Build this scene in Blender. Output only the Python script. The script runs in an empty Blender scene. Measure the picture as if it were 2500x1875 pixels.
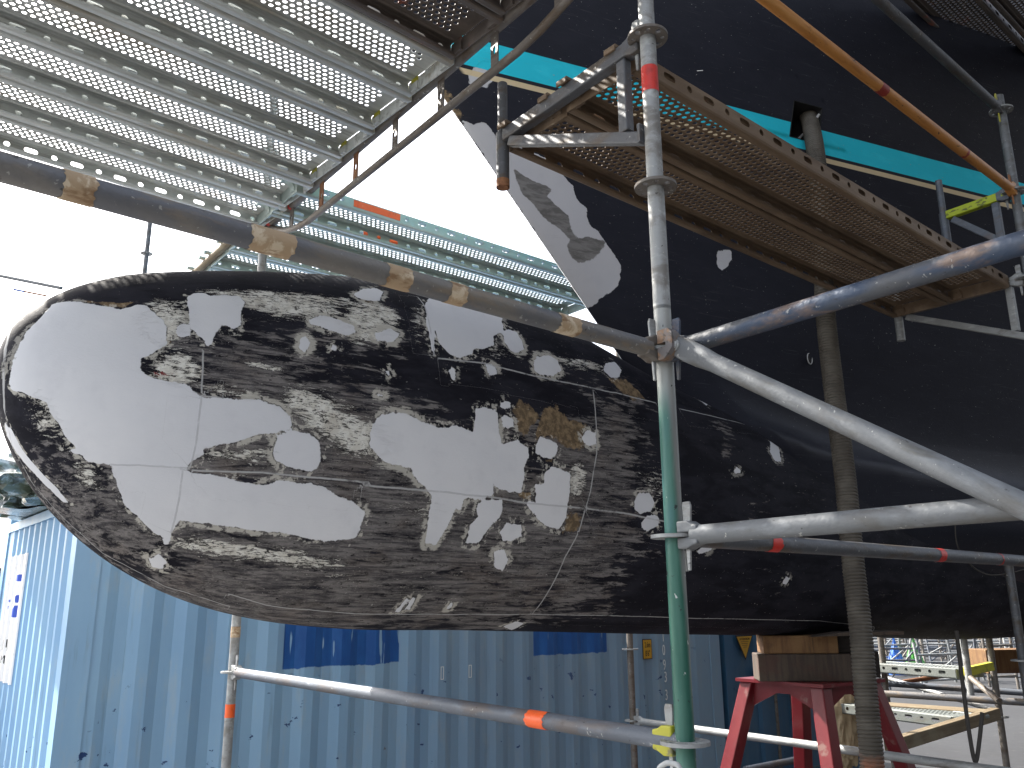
import bpy, bmesh, math, random
import numpy as np
from mathutils import Vector, Matrix
random.seed(7); rng=np.random.RandomState(3)
S=bpy.context.scene; COL=S.collection
H=1.89   # eye height above the yard; positions below are given relative to eye level and lifted by H
PI=math.pi
# ------------------------------------------------------------------ camera
FPX=2080.8; PITCH=.2527; ROLL=-.0068
cd=bpy.data.cameras.new("camera"); cam=bpy.data.objects.new("camera",cd); COL.objects.link(cam); S.camera=cam
cd.sensor_width=36; cd.lens=36*FPX/2500; cd.clip_start=.02; cd.clip_end=3000
Fv=Vector((0,math.cos(PITCH),math.sin(PITCH))); U0=Vector((0,-math.sin(PITCH),math.cos(PITCH))); R0=Vector((1,0,0))
Rv=R0*math.cos(ROLL)+U0*math.sin(ROLL); Uv=-R0*math.sin(ROLL)+U0*math.cos(ROLL)
cm=Matrix((( Rv.x,Uv.x,-Fv.x),(Rv.y,Uv.y,-Fv.y),(Rv.z,Uv.z,-Fv.z))).to_4x4(); cm.translation=(0,0,H); cam.matrix_world=cm
def at(px,py,Y):
    d=Fv*FPX+Rv*(px-1250)-Uv*(py-937.5); d=d*(Y/d.y); return Vector((d.x,d.y,d.z+H))
# ------------------------------------------------------------------ materials
class NT:
    def __init__(s,m): s.t=m.node_tree; s.n=s.t.nodes; s.l=s.t.links
    def add(s,ty,**k):
        n=s.n.new(ty)
        for a,b in k.items(): setattr(n,a,b)
        return n
    def link(s,a,b): s.l.new(a,b)
    def val(s,sock,v):
        if hasattr(v,'is_linked') or hasattr(v,'links'): s.l.new(v,sock)
        else: sock.default_value=v
    def math(s,op,a,b=0.,c=None,clamp=False):
        n=s.add('ShaderNodeMath',operation=op); n.use_clamp=clamp
        s.val(n.inputs[0],a); s.val(n.inputs[1],b)
        if c is not None: s.val(n.inputs[2],c)
        return n.outputs[0]
    def step(s,v,lo,hi):
        n=s.add('ShaderNodeMapRange',interpolation_type='SMOOTHSTEP'); s.val(n.inputs[0],v)
        s.val(n.inputs[1],lo); s.val(n.inputs[2],hi); n.inputs[3].default_value=0; n.inputs[4].default_value=1
        return n.outputs[0]
    def noise(s,vec,scale,detail=4,rough=.55,dist=0.):
        n=s.add('ShaderNodeTexNoise'); s.l.new(vec,n.inputs['Vector'])
        n.inputs['Scale'].default_value=scale; n.inputs['Detail'].default_value=detail; n.inputs['Roughness'].default_value=rough; n.inputs['Distortion'].default_value=dist
        return n.outputs['Fac']
    def mapv(s,vec,sc,loc=(0,0,0)):
        n=s.add('ShaderNodeMapping'); s.l.new(vec,n.inputs[0]); n.inputs['Scale'].default_value=sc; n.inputs['Location'].default_value=loc
        return n.outputs[0]
    def mix(s,f,a,b):
        n=s.add('ShaderNodeMix',data_type='RGBA'); s.val(n.inputs[0],f)
        for i,v in ((6,a),(7,b)):
            if isinstance(v,tuple): n.inputs[i].default_value=(v+(1,))[:4]
            else: s.l.new(v,n.inputs[i])
        return n.outputs[2]
    def attr(s,name): return s.add('ShaderNodeAttribute',attribute_name=name)
def base(name,rough=.6,metal=0.,spec=.5):
    m=bpy.data.materials.new(name); m.use_nodes=True; t=NT(m); b=t.n['Principled BSDF']
    b.inputs['Roughness'].default_value=rough; b.inputs['Metallic'].default_value=metal; b.inputs['Specular IOR Level'].default_value=spec
    return m,t,b
_off=[0]
def mat(name,col,layers=(),rough=.6,metal=0.,bump=0.,bscale=60,spec=.5,rvar=.15):
    """layers: (colour, scale vec, detail, lo, hi, amount) : noise between lo and hi paints the colour"""
    m,t,b=base(name,rough,metal,spec); oc=t.add('ShaderNodeTexCoord').outputs['Object']; c=col
    oi=t.add('ShaderNodeObjectInfo').outputs['Random']
    cx=t.add('ShaderNodeCombineXYZ'); t.link(t.math('MULTIPLY',oi,37.),cx.inputs[0]); t.link(t.math('MULTIPLY',oi,11.),cx.inputs[2])
    va=t.add('ShaderNodeVectorMath',operation='ADD'); t.link(oc,va.inputs[0]); t.link(cx.outputs[0],va.inputs[1]); oc=va.outputs[0]
    for i,(lc,sc,det,lo,hi,am) in enumerate(layers):
        _off[0]+=1.7
        v=t.mapv(oc,sc,(_off[0],_off[0]*.7,-_off[0]))
        f=t.math('MULTIPLY',t.step(t.noise(v,1,det,.6,.3),lo,hi),am); c=t.mix(f,c,lc)
    if isinstance(c,tuple): b.inputs['Base Color'].default_value=(c+(1,))[:4]
    else: t.link(c,b.inputs['Base Color'])
    n=t.noise(oc,bscale,5)
    t.link(t.math('ADD',rough-rvar/2,t.math('MULTIPLY',n,rvar)),b.inputs['Roughness'])
    if bump:
        bp=t.add('ShaderNodeBump'); bp.inputs['Strength'].default_value=bump; bp.inputs['Distance'].default_value=.004; t.link(n,bp.inputs['Height']); t.link(bp.outputs[0],b.inputs['Normal'])
    return m
s1=(6,6,6); s2=(25,25,25); s3=(70,70,70)
lng=(2.5,22,22); vlg=(22,22,2.5)
def galv(name,col=(.30,.31,.31),dirt=(.12,.10,.08),am=.6,metal=.3,rough=.6,extra=()):
    lite=tuple(min(1,c*1.7) for c in col)
    return mat(name,col,[(lite,(9,30,30),5,.5,.7,.55),(dirt,(5,16,16),6,.48,.66,am),((.5,.5,.47),(60,60,60),3,.66,.72,.7),((.03,.025,.02),(40,60,60),4,.66,.72,.8)]+list(extra),rough,metal,.35,90)
M={}
M['galv']=galv('galvanised_steel')
M['galv_light']=galv('light_galvanised_steel',(.155,.165,.175),(.11,.105,.095),.8)
M['galv_blue']=galv('blue_grey_galvanised_steel',(.115,.13,.155),(.13,.10,.08),.6)
M['galv_dark']=galv('dark_weathered_steel',(.10,.105,.115),(.09,.065,.04),.7,.3,.55)
M['steel_dirty']=galv('dirty_brown_steel',(.15,.135,.12),(.10,.07,.045),.8,.25,.6)
M['deck']=mat('galvanised_deck_sheet',(.44,.465,.455),[((.60,.62,.61),(1.5,14,14),5,.42,.66,.8),((.27,.23,.16),(1.2,8,8),6,.52,.66,.7),((.20,.20,.18),(.7,30,30),4,.55,.66,.6),((.5,.5,.46),s3,3,.66,.72,.6)],.5,.2,.15)
M['deck_low']=mat('dull_deck_sheet',(.16,.175,.165),[((.24,.25,.23),(1.5,14,14),5,.45,.7,.6),((.12,.10,.07),(3,9,9),5,.55,.72,.6)],.5,.3,.15)
M['deck_green']=mat('green_galvanised_deck_sheet',(.36,.43,.41),[((.50,.56,.53),(1.5,14,14),5,.42,.7,.7),((.34,.32,.25),(3,9,9),5,.6,.75,.4)],.45,.35,.15)
M['deck_brown']=mat('brown_dusty_deck_sheet',(.145,.098,.060),[((.25,.185,.125),(2,12,12),5,.45,.7,.7),((.08,.055,.04),(3,10,10),6,.5,.7,.6),((.22,.11,.06),s2,5,.6,.75,.35)],.7,.1,.2)
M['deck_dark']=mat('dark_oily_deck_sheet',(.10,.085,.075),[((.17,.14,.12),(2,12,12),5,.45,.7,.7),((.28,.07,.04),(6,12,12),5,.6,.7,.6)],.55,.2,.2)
M['rust']=mat('rusty_steel',(.20,.085,.04),[((.32,.15,.07),s2,5,.45,.6,.8),((.07,.035,.02),s2,6,.55,.7,.7)],.85,0,.5,80)
M['head']=mat('dirty_cast_steel',(.16,.15,.15),[((.25,.14,.07),(22,22,22),5,.46,.6,.8),((.05,.045,.04),s3,5,.55,.65,.7)],.6,.2,.5,80)
M['yellow']=mat('yellow_paint',(.42,.40,.03),[((.25,.23,.03),s2,5,.5,.65,.7),((.12,.11,.09),s2,6,.58,.66,.8)],.5,0,.15)
M['yellowgreen']=mat('yellow_green_paint',(.40,.48,.02),[((.06,.07,.02),(18,50,50),6,.56,.62,.8)],.5,0,.2)
M['orange_tape']=mat('orange_tape',(.85,.12,.02),[((.55,.06,.01),s2,5,.5,.7,.6),((.9,.35,.22),s3,4,.6,.7,.5)],.45,0,.2)
M['red_paint']=mat('red_tape',(.55,.03,.02),[((.3,.02,.015),s2,5,.5,.7,.6)],.5,0,.15)
M['red_tube']=mat('faded_red_band',(.26,.03,.02),[((.15,.03,.02),s2,5,.5,.7,.6)],.5)
M['tan_tape']=mat('old_brown_tape',(.40,.29,.18),[((.62,.52,.38),(30,12,30),5,.5,.62,.9),((.2,.11,.05),(14,40,40),6,.5,.62,.8)],.7,0,.6,50)
M['orange_tube']=mat('ochre_painted_tube',(.48,.21,.05),[((.30,.12,.03),(4,22,22),6,.5,.66,.6),((.05,.03,.02),(16,40,40),5,.64,.68,.95),((.62,.33,.12),(3,30,30),4,.5,.7,.5)],.5,0,.2)
def tube_paint(name,a,b,c,sc=(2.0,6,6)):
    return mat(name,a,[(b,sc,3,.45,.58,1.),(c,(5,16,16),6,.5,.64,.8),((.4,.4,.38),s3,3,.64,.7,.7),((.02,.02,.02),(40,40,40),4,.66,.72,.7)],.5,.2,.5,70)
M['tube_blue']=tube_paint('worn_blue_black_tube',(.075,.08,.09),(.035,.055,.095),(.17,.115,.085))
M['tube_black']=tube_paint('worn_black_tube',(.13,.135,.15),(.19,.18,.165),(.24,.195,.145))
def green_standard():
    m,t,b=base('green_painted_standard',.45,.1); oc=t.add('ShaderNodeTexCoord').outputs['Object']
    sp=t.add('ShaderNodeSeparateXYZ'); t.link(oc,sp.inputs[0]); z=sp.outputs[2]
    n=t.noise(t.mapv(oc,(14,14,1.6)),1,5,.6,.4); n2=t.noise(t.mapv(oc,(40,40,40)),1,5)
    g=t.mix(t.step(n,.4,.65),(.02,.10,.072),(.05,.15,.115))
    g=t.mix(t.math('MULTIPLY',t.step(t.noise(t.mapv(oc,(5,5,1.2),(4,1,2)),1,3),.5,.62),.8),g,(.04,.13,.16))
    side=t.step(t.math('ADD',t.math('ADD',t.math('MULTIPLY',sp.outputs[0],11),t.math('MULTIPLY',sp.outputs[1],14)),t.math('ADD',t.math('MULTIPLY',n,.9),t.math('MULTIPLY',t.math('SUBTRACT',z,1.9),.4))),.56,.86)   # bare galvanised side
    g=t.mix(t.math('MULTIPLY',side,.85),g,(.24,.235,.23))
    top=t.step(t.math('ADD',z,t.math('MULTIPLY',n,.16)),2.43,2.56); g=t.mix(top,g,(.30,.31,.30))
    g=t.mix(t.math('MULTIPLY',t.step(t.math('MULTIPLY',z,-1),-1.52,-1.40),t.step(n,.35,.6)),g,(.20,.30,.28))
    g=t.mix(t.step(n2,.66,.7),g,(.02,.03,.03)); g=t.mix(t.step(t.noise(t.mapv(oc,(55,55,30),(3,3,3)),1,3),.68,.72),g,(.5,.52,.5))
    t.link(g,b.inputs['Base Color'])
    bp=t.add('ShaderNodeBump'); bp.inputs['Strength'].default_value=.15; bp.inputs['Distance'].default_value=.003; t.link(n2,bp.inputs['Height']); t.link(bp.outputs[0],b.inputs['Normal'])
    return m
M['green']=green_standard()
M['hose']=mat('grey_brown_hose_rubber',(.075,.065,.053),[((.11,.098,.08),(8,8,3),4,.45,.65,.7)],.6,0,.1)
M['orange_dust']=M['orange_tape']
M['red_stand']=mat('red_painted_steel',(.115,.006,.010),[((.16,.016,.018),(8,8,3),4,.5,.7,.5),((.12,.02,.02),s2,6,.56,.68,.6),((.20,.13,.11),(7,7,7),6,.62,.72,.7)],.4,0,.15,spec=.4)
def wood(name,a,b,c,ax=(3,60,60)):
    return mat(name,a,[(b,ax,5,.42,.62,.9),(c,(6,6,6),5,.5,.68,.7),((.04,.025,.018),(ax[0]*2,ax[1]*1.5,ax[2]*1.5),6,.62,.7,.6)],.8,0,.4,120)
M['wood_new']=wood('light_timber_block',(.17,.092,.036),(.115,.055,.022),(.07,.03,.014),(30,30,3))
M['wood_old']=wood('weathered_timber_block',(.060,.043,.030),(.035,.024,.019),(.06,.028,.019),(45,45,3))
M['wood_dark']=wood('dark_timber',(.03,.024,.02),(.02,.015,.013),(.04,.03,.025))
M['wood_beam']=wood('brown_timber_beam',(.16,.12,.07),(.11,.08,.045),(.2,.17,.11))
M['white_tape']=mat('white_sticker',(.8,.8,.8),[((.6,.6,.58),s2,4,.55,.7,.4)],.4)
M['text_white']=mat('white_lettering',(.8,.82,.8),[((.2,.28,.36),s3,4,.66,.72,.5)],.6)
M['text_black']=mat('black_lettering',(.015,.015,.015),(),.5)
M['logo_blue']=mat('blue_sticker_print',(.02,.07,.45),[((.05,.16,.6),s2,3,.5,.7,.6)],.4)
M['sign_yellow']=mat('yellow_sign_plate',(.62,.33,.02),[((.4,.22,.03),s2,5,.5,.7,.5)],.5)
M['bag']=mat('tan_paper',(.40,.31,.19),[((.22,.16,.09),s2,5,.5,.68,.6),((.55,.46,.33),s1,5,.5,.7,.5)],.7,0,.4,30)
M['tarp']=mat('dark_green_plastic_film',(.10,.13,.10),[((.35,.48,.55),(9,9,9),5,.5,.62,.9),((.03,.035,.03),(9,9,9),6,.5,.62,.8)],.25,.0,.5,25,spec=.9)
M['bluebag']=mat('bright_blue_plastic',(.008,.10,.42),[((.01,.05,.25),s1,5,.5,.65,.7)],.4)
M['greenbag']=mat('bright_green_plastic',(.035,.27,.02),[((.015,.12,.015),s1,5,.5,.65,.7)],.4)
M['rope']=mat('dark_rope',(.05,.045,.04),(),.8)
M['cable']=mat('pale_grey_cable',(.42,.43,.42),(),.5)
M['ground']=mat('yard_concrete',(.11,.11,.112),[((.15,.15,.15),(.6,.6,.6),6,.45,.65,.6),((.028,.028,.028),(1.5,1.5,1.5),7,.52,.68,.6),((.09,.085,.07),(12,12,12),6,.55,.7,.5)],.85,0,.3,8)
# ------------------------------------------------------------------ mesh builder
class MB:
    def __init__(s): s.v=[]; s.f=[]; s.m=[]
    def add(s,vs,fs,mi=0):
        o=len(s.v); s.v+=[tuple(v) for v in vs]; s.f+=[tuple(i+o for i in f) for f in fs]; s.m+=[mi]*len(fs); return o
    def box(s,a,b,mi=0,mx=None):
        x0,y0,z0=a; x1,y1,z1=b
        vs=[Vector(p) for p in ((x0,y0,z0),(x1,y0,z0),(x1,y1,z0),(x0,y1,z0),(x0,y0,z1),(x1,y0,z1),(x1,y1,z1),(x0,y1,z1))]
        if mx is not None: vs=[mx@v for v in vs]
        s.add(vs,[(3,2,1,0),(4,5,6,7),(0,1,5,4),(1,2,6,5),(2,3,7,6),(3,0,4,7)],mi)
    def prism(s,poly,fn,d0,d1,mi=0):
        """poly: 2d outline; fn(a,b,d)->3d"""
        n=len(poly); vs=[fn(a,b,d0) for a,b in poly]+[fn(a,b,d1) for a,b in poly]
        s.add(vs,[tuple(range(n))[::-1],tuple(range(n,2*n))]+[(i,(i+1)%n,n+(i+1)%n,n+i) for i in range(n)],mi)
    def sweep(s,pts,rad,seg=16,cap=True,mi=0,oval=None):
        pts=[Vector(p) for p in pts]; n=len(pts); rr=rad if hasattr(rad,'__len__') else [rad]*n
        up=Vector((0,0,1)); t=(pts[1]-pts[0]).normalized()
        if abs(t.dot(up))>.95: up=Vector((0,1,0))
        nrm=(up-t*up.dot(t)).normalized(); rings=[]; o=len(s.v)
        for i,p in enumerate(pts):
            t=(pts[min(i+1,n-1)]-pts[max(i-1,0)]).normalized(); nrm=(nrm-t*nrm.dot(t)).normalized(); bi=t.cross(nrm)
            oa,ob=(oval[i] if oval else (1,1))
            for k in range(seg):
                a=2*PI*k/seg; s.v.append(tuple(p+nrm*(math.cos(a)*rr[i]*oa)+bi*(math.sin(a)*rr[i]*ob)))
        for i in range(n-1):
            for k in range(seg):
                a=o+i*seg+k; b=o+i*seg+(k+1)%seg; s.f.append((a,b,b+seg,a+seg)); s.m.append(mi)
        if cap:
            s.f.append(tuple(o+k for k in range(seg))[::-1]); s.f.append(tuple(o+(n-1)*seg+k for k in range(seg))); s.m+=[mi,mi]
    def cell(s,fn,u0,u1,v0,v1,ru,rv,n=8,slot=0.,wall=None,cu=None,cv=None,mi=0):
        """rectangular sheet cell with a round or slotted hole; fn maps (u,v,w) to 3d"""
        cu=(u0+u1)/2 if cu is None else cu; cv=(v0+v1)/2 if cv is None else cv
        out=[];inn=[]
        for k in range(n):
            a=2*PI*k/n; c,d=math.cos(a),math.sin(a); q=max(abs(c),abs(d)); uu,vv=c/q,d/q
            U=cu+(uu*(u1-cu) if uu>0 else uu*(cu-u0)); V=cv+(vv*(v1-cv) if vv>0 else vv*(cv-v0))
            out.append((U,V)); inn.append((cu+c*ru+(slot if c>1e-6 else (-slot if c<-1e-6 else 0)),cv+d*rv))
        o=len(s.v); s.v+=[tuple(fn(a,b,0)) for a,b in out]+[tuple(fn(a,b,0)) for a,b in inn]
        for k in range(n):
            j=(k+1)%n; s.f.append((o+k,o+j,o+n+j,o+n+k)); s.m.append(mi)
        if wall:
            o2=len(s.v); s.v+=[tuple(fn(a,b,wall)) for a,b in inn]
            for k in range(n):
                j=(k+1)%n; s.f.append((o+n+k,o+n+j,o2+j,o2+k)); s.m.append(mi)
        return out
    def mesh(s,name,mats,smooth=False,sharp=40):
        me=bpy.data.meshes.new(name); me.from_pydata(s.v,[],s.f)
        for m in (mats if isinstance(mats,(list,tuple)) else [mats]): me.materials.append(m)
        if any(s.m): me.polygons.foreach_set('material_index',s.m)
        if smooth:
            me.polygons.foreach_set('use_smooth',[True]*len(s.f)); me.update(); me.set_sharp_from_angle(angle=math.radians(sharp))
        me.update(); return me
    def build(s,name,mats,parent=None,smooth=False,sharp=40): return link(name,s.mesh(name,mats,smooth,sharp),parent)
def link(name,me,parent=None):
    o=bpy.data.objects.new(name,me); COL.objects.link(o)
    if parent: o.parent=parent
    return o
def tag(o,label=None,cat=None,group=None,kind=None):
    if label:o['label']=label
    if cat:o['category']=cat
    if group:o['group']=group
    if kind:o['kind']=kind
    return o
def empty(name,label,cat,group=None,loc=(0,0,0),mx=None):
    o=bpy.data.objects.new(name,None); COL.objects.link(o); o.empty_display_size=.05
    if mx is not None:
        o.location=mx.translation; o.rotation_euler=mx.to_euler()
    else: o.location=loc
    return tag(o,label,cat,group)
def frame(o,x,up=(0,0,1)):
    x=Vector(x).normalized(); z=Vector(up); z=(z-x*z.dot(x)).normalized(); y=z.cross(x)
    m=Matrix(((x.x,y.x,z.x),(x.y,y.y,z.y),(x.z,y.z,z.z))).to_4x4(); m.translation=Vector(o); return m
def W(x,y,h): return Vector((x,y,h+H))
def copy_tree(o,parent=None):
    c=o.copy(); COL.objects.link(c)
    if parent: c.parent=parent
    for ch in list(o.children): copy_tree(ch,c)
    return c
# ------------------------------------------------------------------ sun, sky
SUN=Vector((-.60,.45,.66)).normalized()
el=math.asin(SUN.z); az=math.atan2(SUN.x,SUN.y)
w=bpy.data.worlds.new("World"); S.world=w; w.use_nodes=True; wn=w.node_tree
sky=wn.nodes.new('ShaderNodeTexSky'); sky.sky_type='NISHITA'; sky.sun_disc=False; sky.sun_elevation=el; sky.sun_rotation=az
sky.air_density=1.0; sky.dust_density=4.0; sky.ozone_density=1.0
hs=wn.nodes.new('ShaderNodeHueSaturation'); hs.inputs['Saturation'].default_value=.45; wn.links.new(sky.outputs[0],hs.inputs['Color'])
wn.links.new(hs.outputs[0],wn.nodes['Background'].inputs[0]); wn.nodes['Background'].inputs[1].default_value=.15
sl=bpy.data.lights.new('sun','SUN'); sl.energy=4.5; sl.angle=math.radians(.5); sl.color=(1,.95,.87)
so=bpy.data.objects.new('sun',sl); COL.objects.link(so); so.rotation_euler=SUN.to_track_quat('Z','Y').to_euler(); so.location=(-20,8,20)
S.view_settings.view_transform='Standard'; S.view_settings.look='None'; S.view_settings.exposure=1.85; S.view_settings.gamma=1
# ------------------------------------------------------------------ ground
g=MB(); g.add([(-900,-900,0),(900,-900,0),(900,900,0),(-900,900,0)],[(0,1,2,3)]); tag(g.build('ground',M['ground']),kind='structure')

M['ground_shade']=mat('shade_coloured_ground',(.013,.0135,.016),[((.021,.022,.025),(.6,.6,.6),6,.45,.65,.6),((.014,.014,.015),(1.5,1.5,1.5),7,.52,.68,.6),((.05,.048,.042),(12,12,12),6,.58,.7,.5)],.85,0,.3,8)
g=MB(); g.add([(1.2,5.6,.004),(3.2,2.0,.004),(26,6,.004),(90,70,.004),(8,90,.004),(3.2,10.2,.004)],[(0,1,2,3,4,5)]); tag(g.build('ground_shade_patch',M['ground_shade']),kind='structure')  # dark sheet on the yard; its near-black colour stands in for shade
# ------------------------------------------------------------------ the yacht: bow bulb and hull
TX,TY=-1.7332,2.7512
AX=(math.cos(math.radians(37)),math.sin(math.radians(37))); NX=(AX[1],-AX[0])
def gq(u,p,q): u=np.clip(u,0,1); return (1-(1-u)**p)**(1/q)
ZTS=([0,2.0,2.5,3.0,4.25,6,9,14],[1.424,1.43,1.36,1.22,.95,.8,.7,.65])
def bulb_surf(s,ph):
    ztm=np.interp(s,*ZTS); z0=.7791
    zt=z0+(ztm-z0)*gq(s/1.7153,1.3053,2.484)+np.interp(s,[0,.02,.06,.12,.2,.35,.55,.8,1.1,1.6,14],[0,.003,.009,.018,.025,.029,.018,.0105,.006,0,0])
    zb=z0+(-.0888+np.interp(s,[0,.6,1.2,1.8,2.4,3.,3.6,4.2,5,6,9,14],[.003,-.009,-.007,-.018,-.04,-.064,-.084,-.102,-.13,-.179,-.213,-.25])-z0)*gq(s/1.67,2.8008,1.7746); wd=.4479*gq(s/1.4301,2.3741,2)
    zc=(zt+zb)/2; b=(zt-zb)/2; X=np.outer(wd,np.cos(ph)); Z=zc[:,None]+np.outer(b,np.sin(ph))
    return np.stack([TX+s[:,None]*AX[0]+X*NX[0],TY+s[:,None]*AX[1]+X*NX[1],Z+H],-1),X,Z
def s_stem(z): return 2.736-1.0*(z-1.495)
def hull_w(k,z):
    k=np.clip(k,0,99)
    w=.245*np.minimum(k,5)+.10*np.clip(k-5,0,9)+.035*np.minimum(1,np.sqrt(k/.12))
    return w*(.8+.2*np.clip((z-1)/1.6,0,1))
def sdf(P,poly):
    """signed distance, positive inside"""
    poly=np.array(poly,float); x0,y0=poly.min(0)-.16; x1,y1=poly.max(0)+.16
    out=np.full(len(P),-.15); m=(P[:,0]>x0)&(P[:,0]<x1)&(P[:,1]>y0)&(P[:,1]<y1); Q=P[m]
    if not len(Q): return out
    d=np.full(len(Q),9.); ins=np.zeros(len(Q),bool)
    for i in range(len(poly)):
        a=poly[i]; b=poly[(i+1)%len(poly)]; e=b-a; l=(e@e)+1e-12; w_=Q-a; t=np.clip(w_@e/l,0,1); d=np.minimum(d,np.hypot(*(w_-t[:,None]*e).T))
        c=(a[1]>Q[:,1])!=(b[1]>Q[:,1])
        with np.errstate(all='ignore'): xi=(b[0]-a[0])*(Q[:,1]-a[1])/(b[1]-a[1]+1e-15)+a[0]
        ins^=c&(Q[:,0]<xi)
    out[m]=np.maximum(np.where(ins,d,-d),-.15); return out
def lined(P,pl):
    pl=np.array(pl,float); x0,y0=pl.min(0)-.1; x1,y1=pl.max(0)+.1
    out=np.full(len(P),.1); m=(P[:,0]>x0)&(P[:,0]<x1)&(P[:,1]>y0)&(P[:,1]<y1); Q=P[m]
    if not len(Q): return out
    d=np.full(len(Q),9.)
    for i in range(len(pl)-1):
        a=pl[i]; b=pl[i+1]; e=b-a; l=(e@e)+1e-12; w_=Q-a; t=w_@e/l; tc=np.clip(t,0,1); dd=np.hypot(*(w_-tc[:,None]*e).T)
        sg=np.sign(e[0]*w_[:,1]-e[1]*w_[:,0]); end=((i==0)&(t<0))|((i==len(pl)-2)&(t>1)); dd=np.where(end,dd,dd*np.where(sg==0,1,sg))
        d=np.where(np.abs(dd)<np.abs(d),dd,d)
    out[m]=np.clip(d,-.1,.1); return out
def soft(P,items):
    o=np.zeros(len(P))
    for poly,sf,am in items:
        v=np.clip((sdf(P,poly)+sf)/(2*sf),0,1); o=np.maximum(o,am*v*v*(3-2*v))
    return o
def fattr(me,name,v):
    a=me.attributes.new(name,'FLOAT','POINT'); a.data.foreach_set('value',np.asarray(v,np.float32))
def vattr(me,name,v):
    a=me.attributes.new(name,'FLOAT_VECTOR','POINT'); a.data.foreach_set('vector',np.asarray(v,np.float32).ravel())
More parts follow.
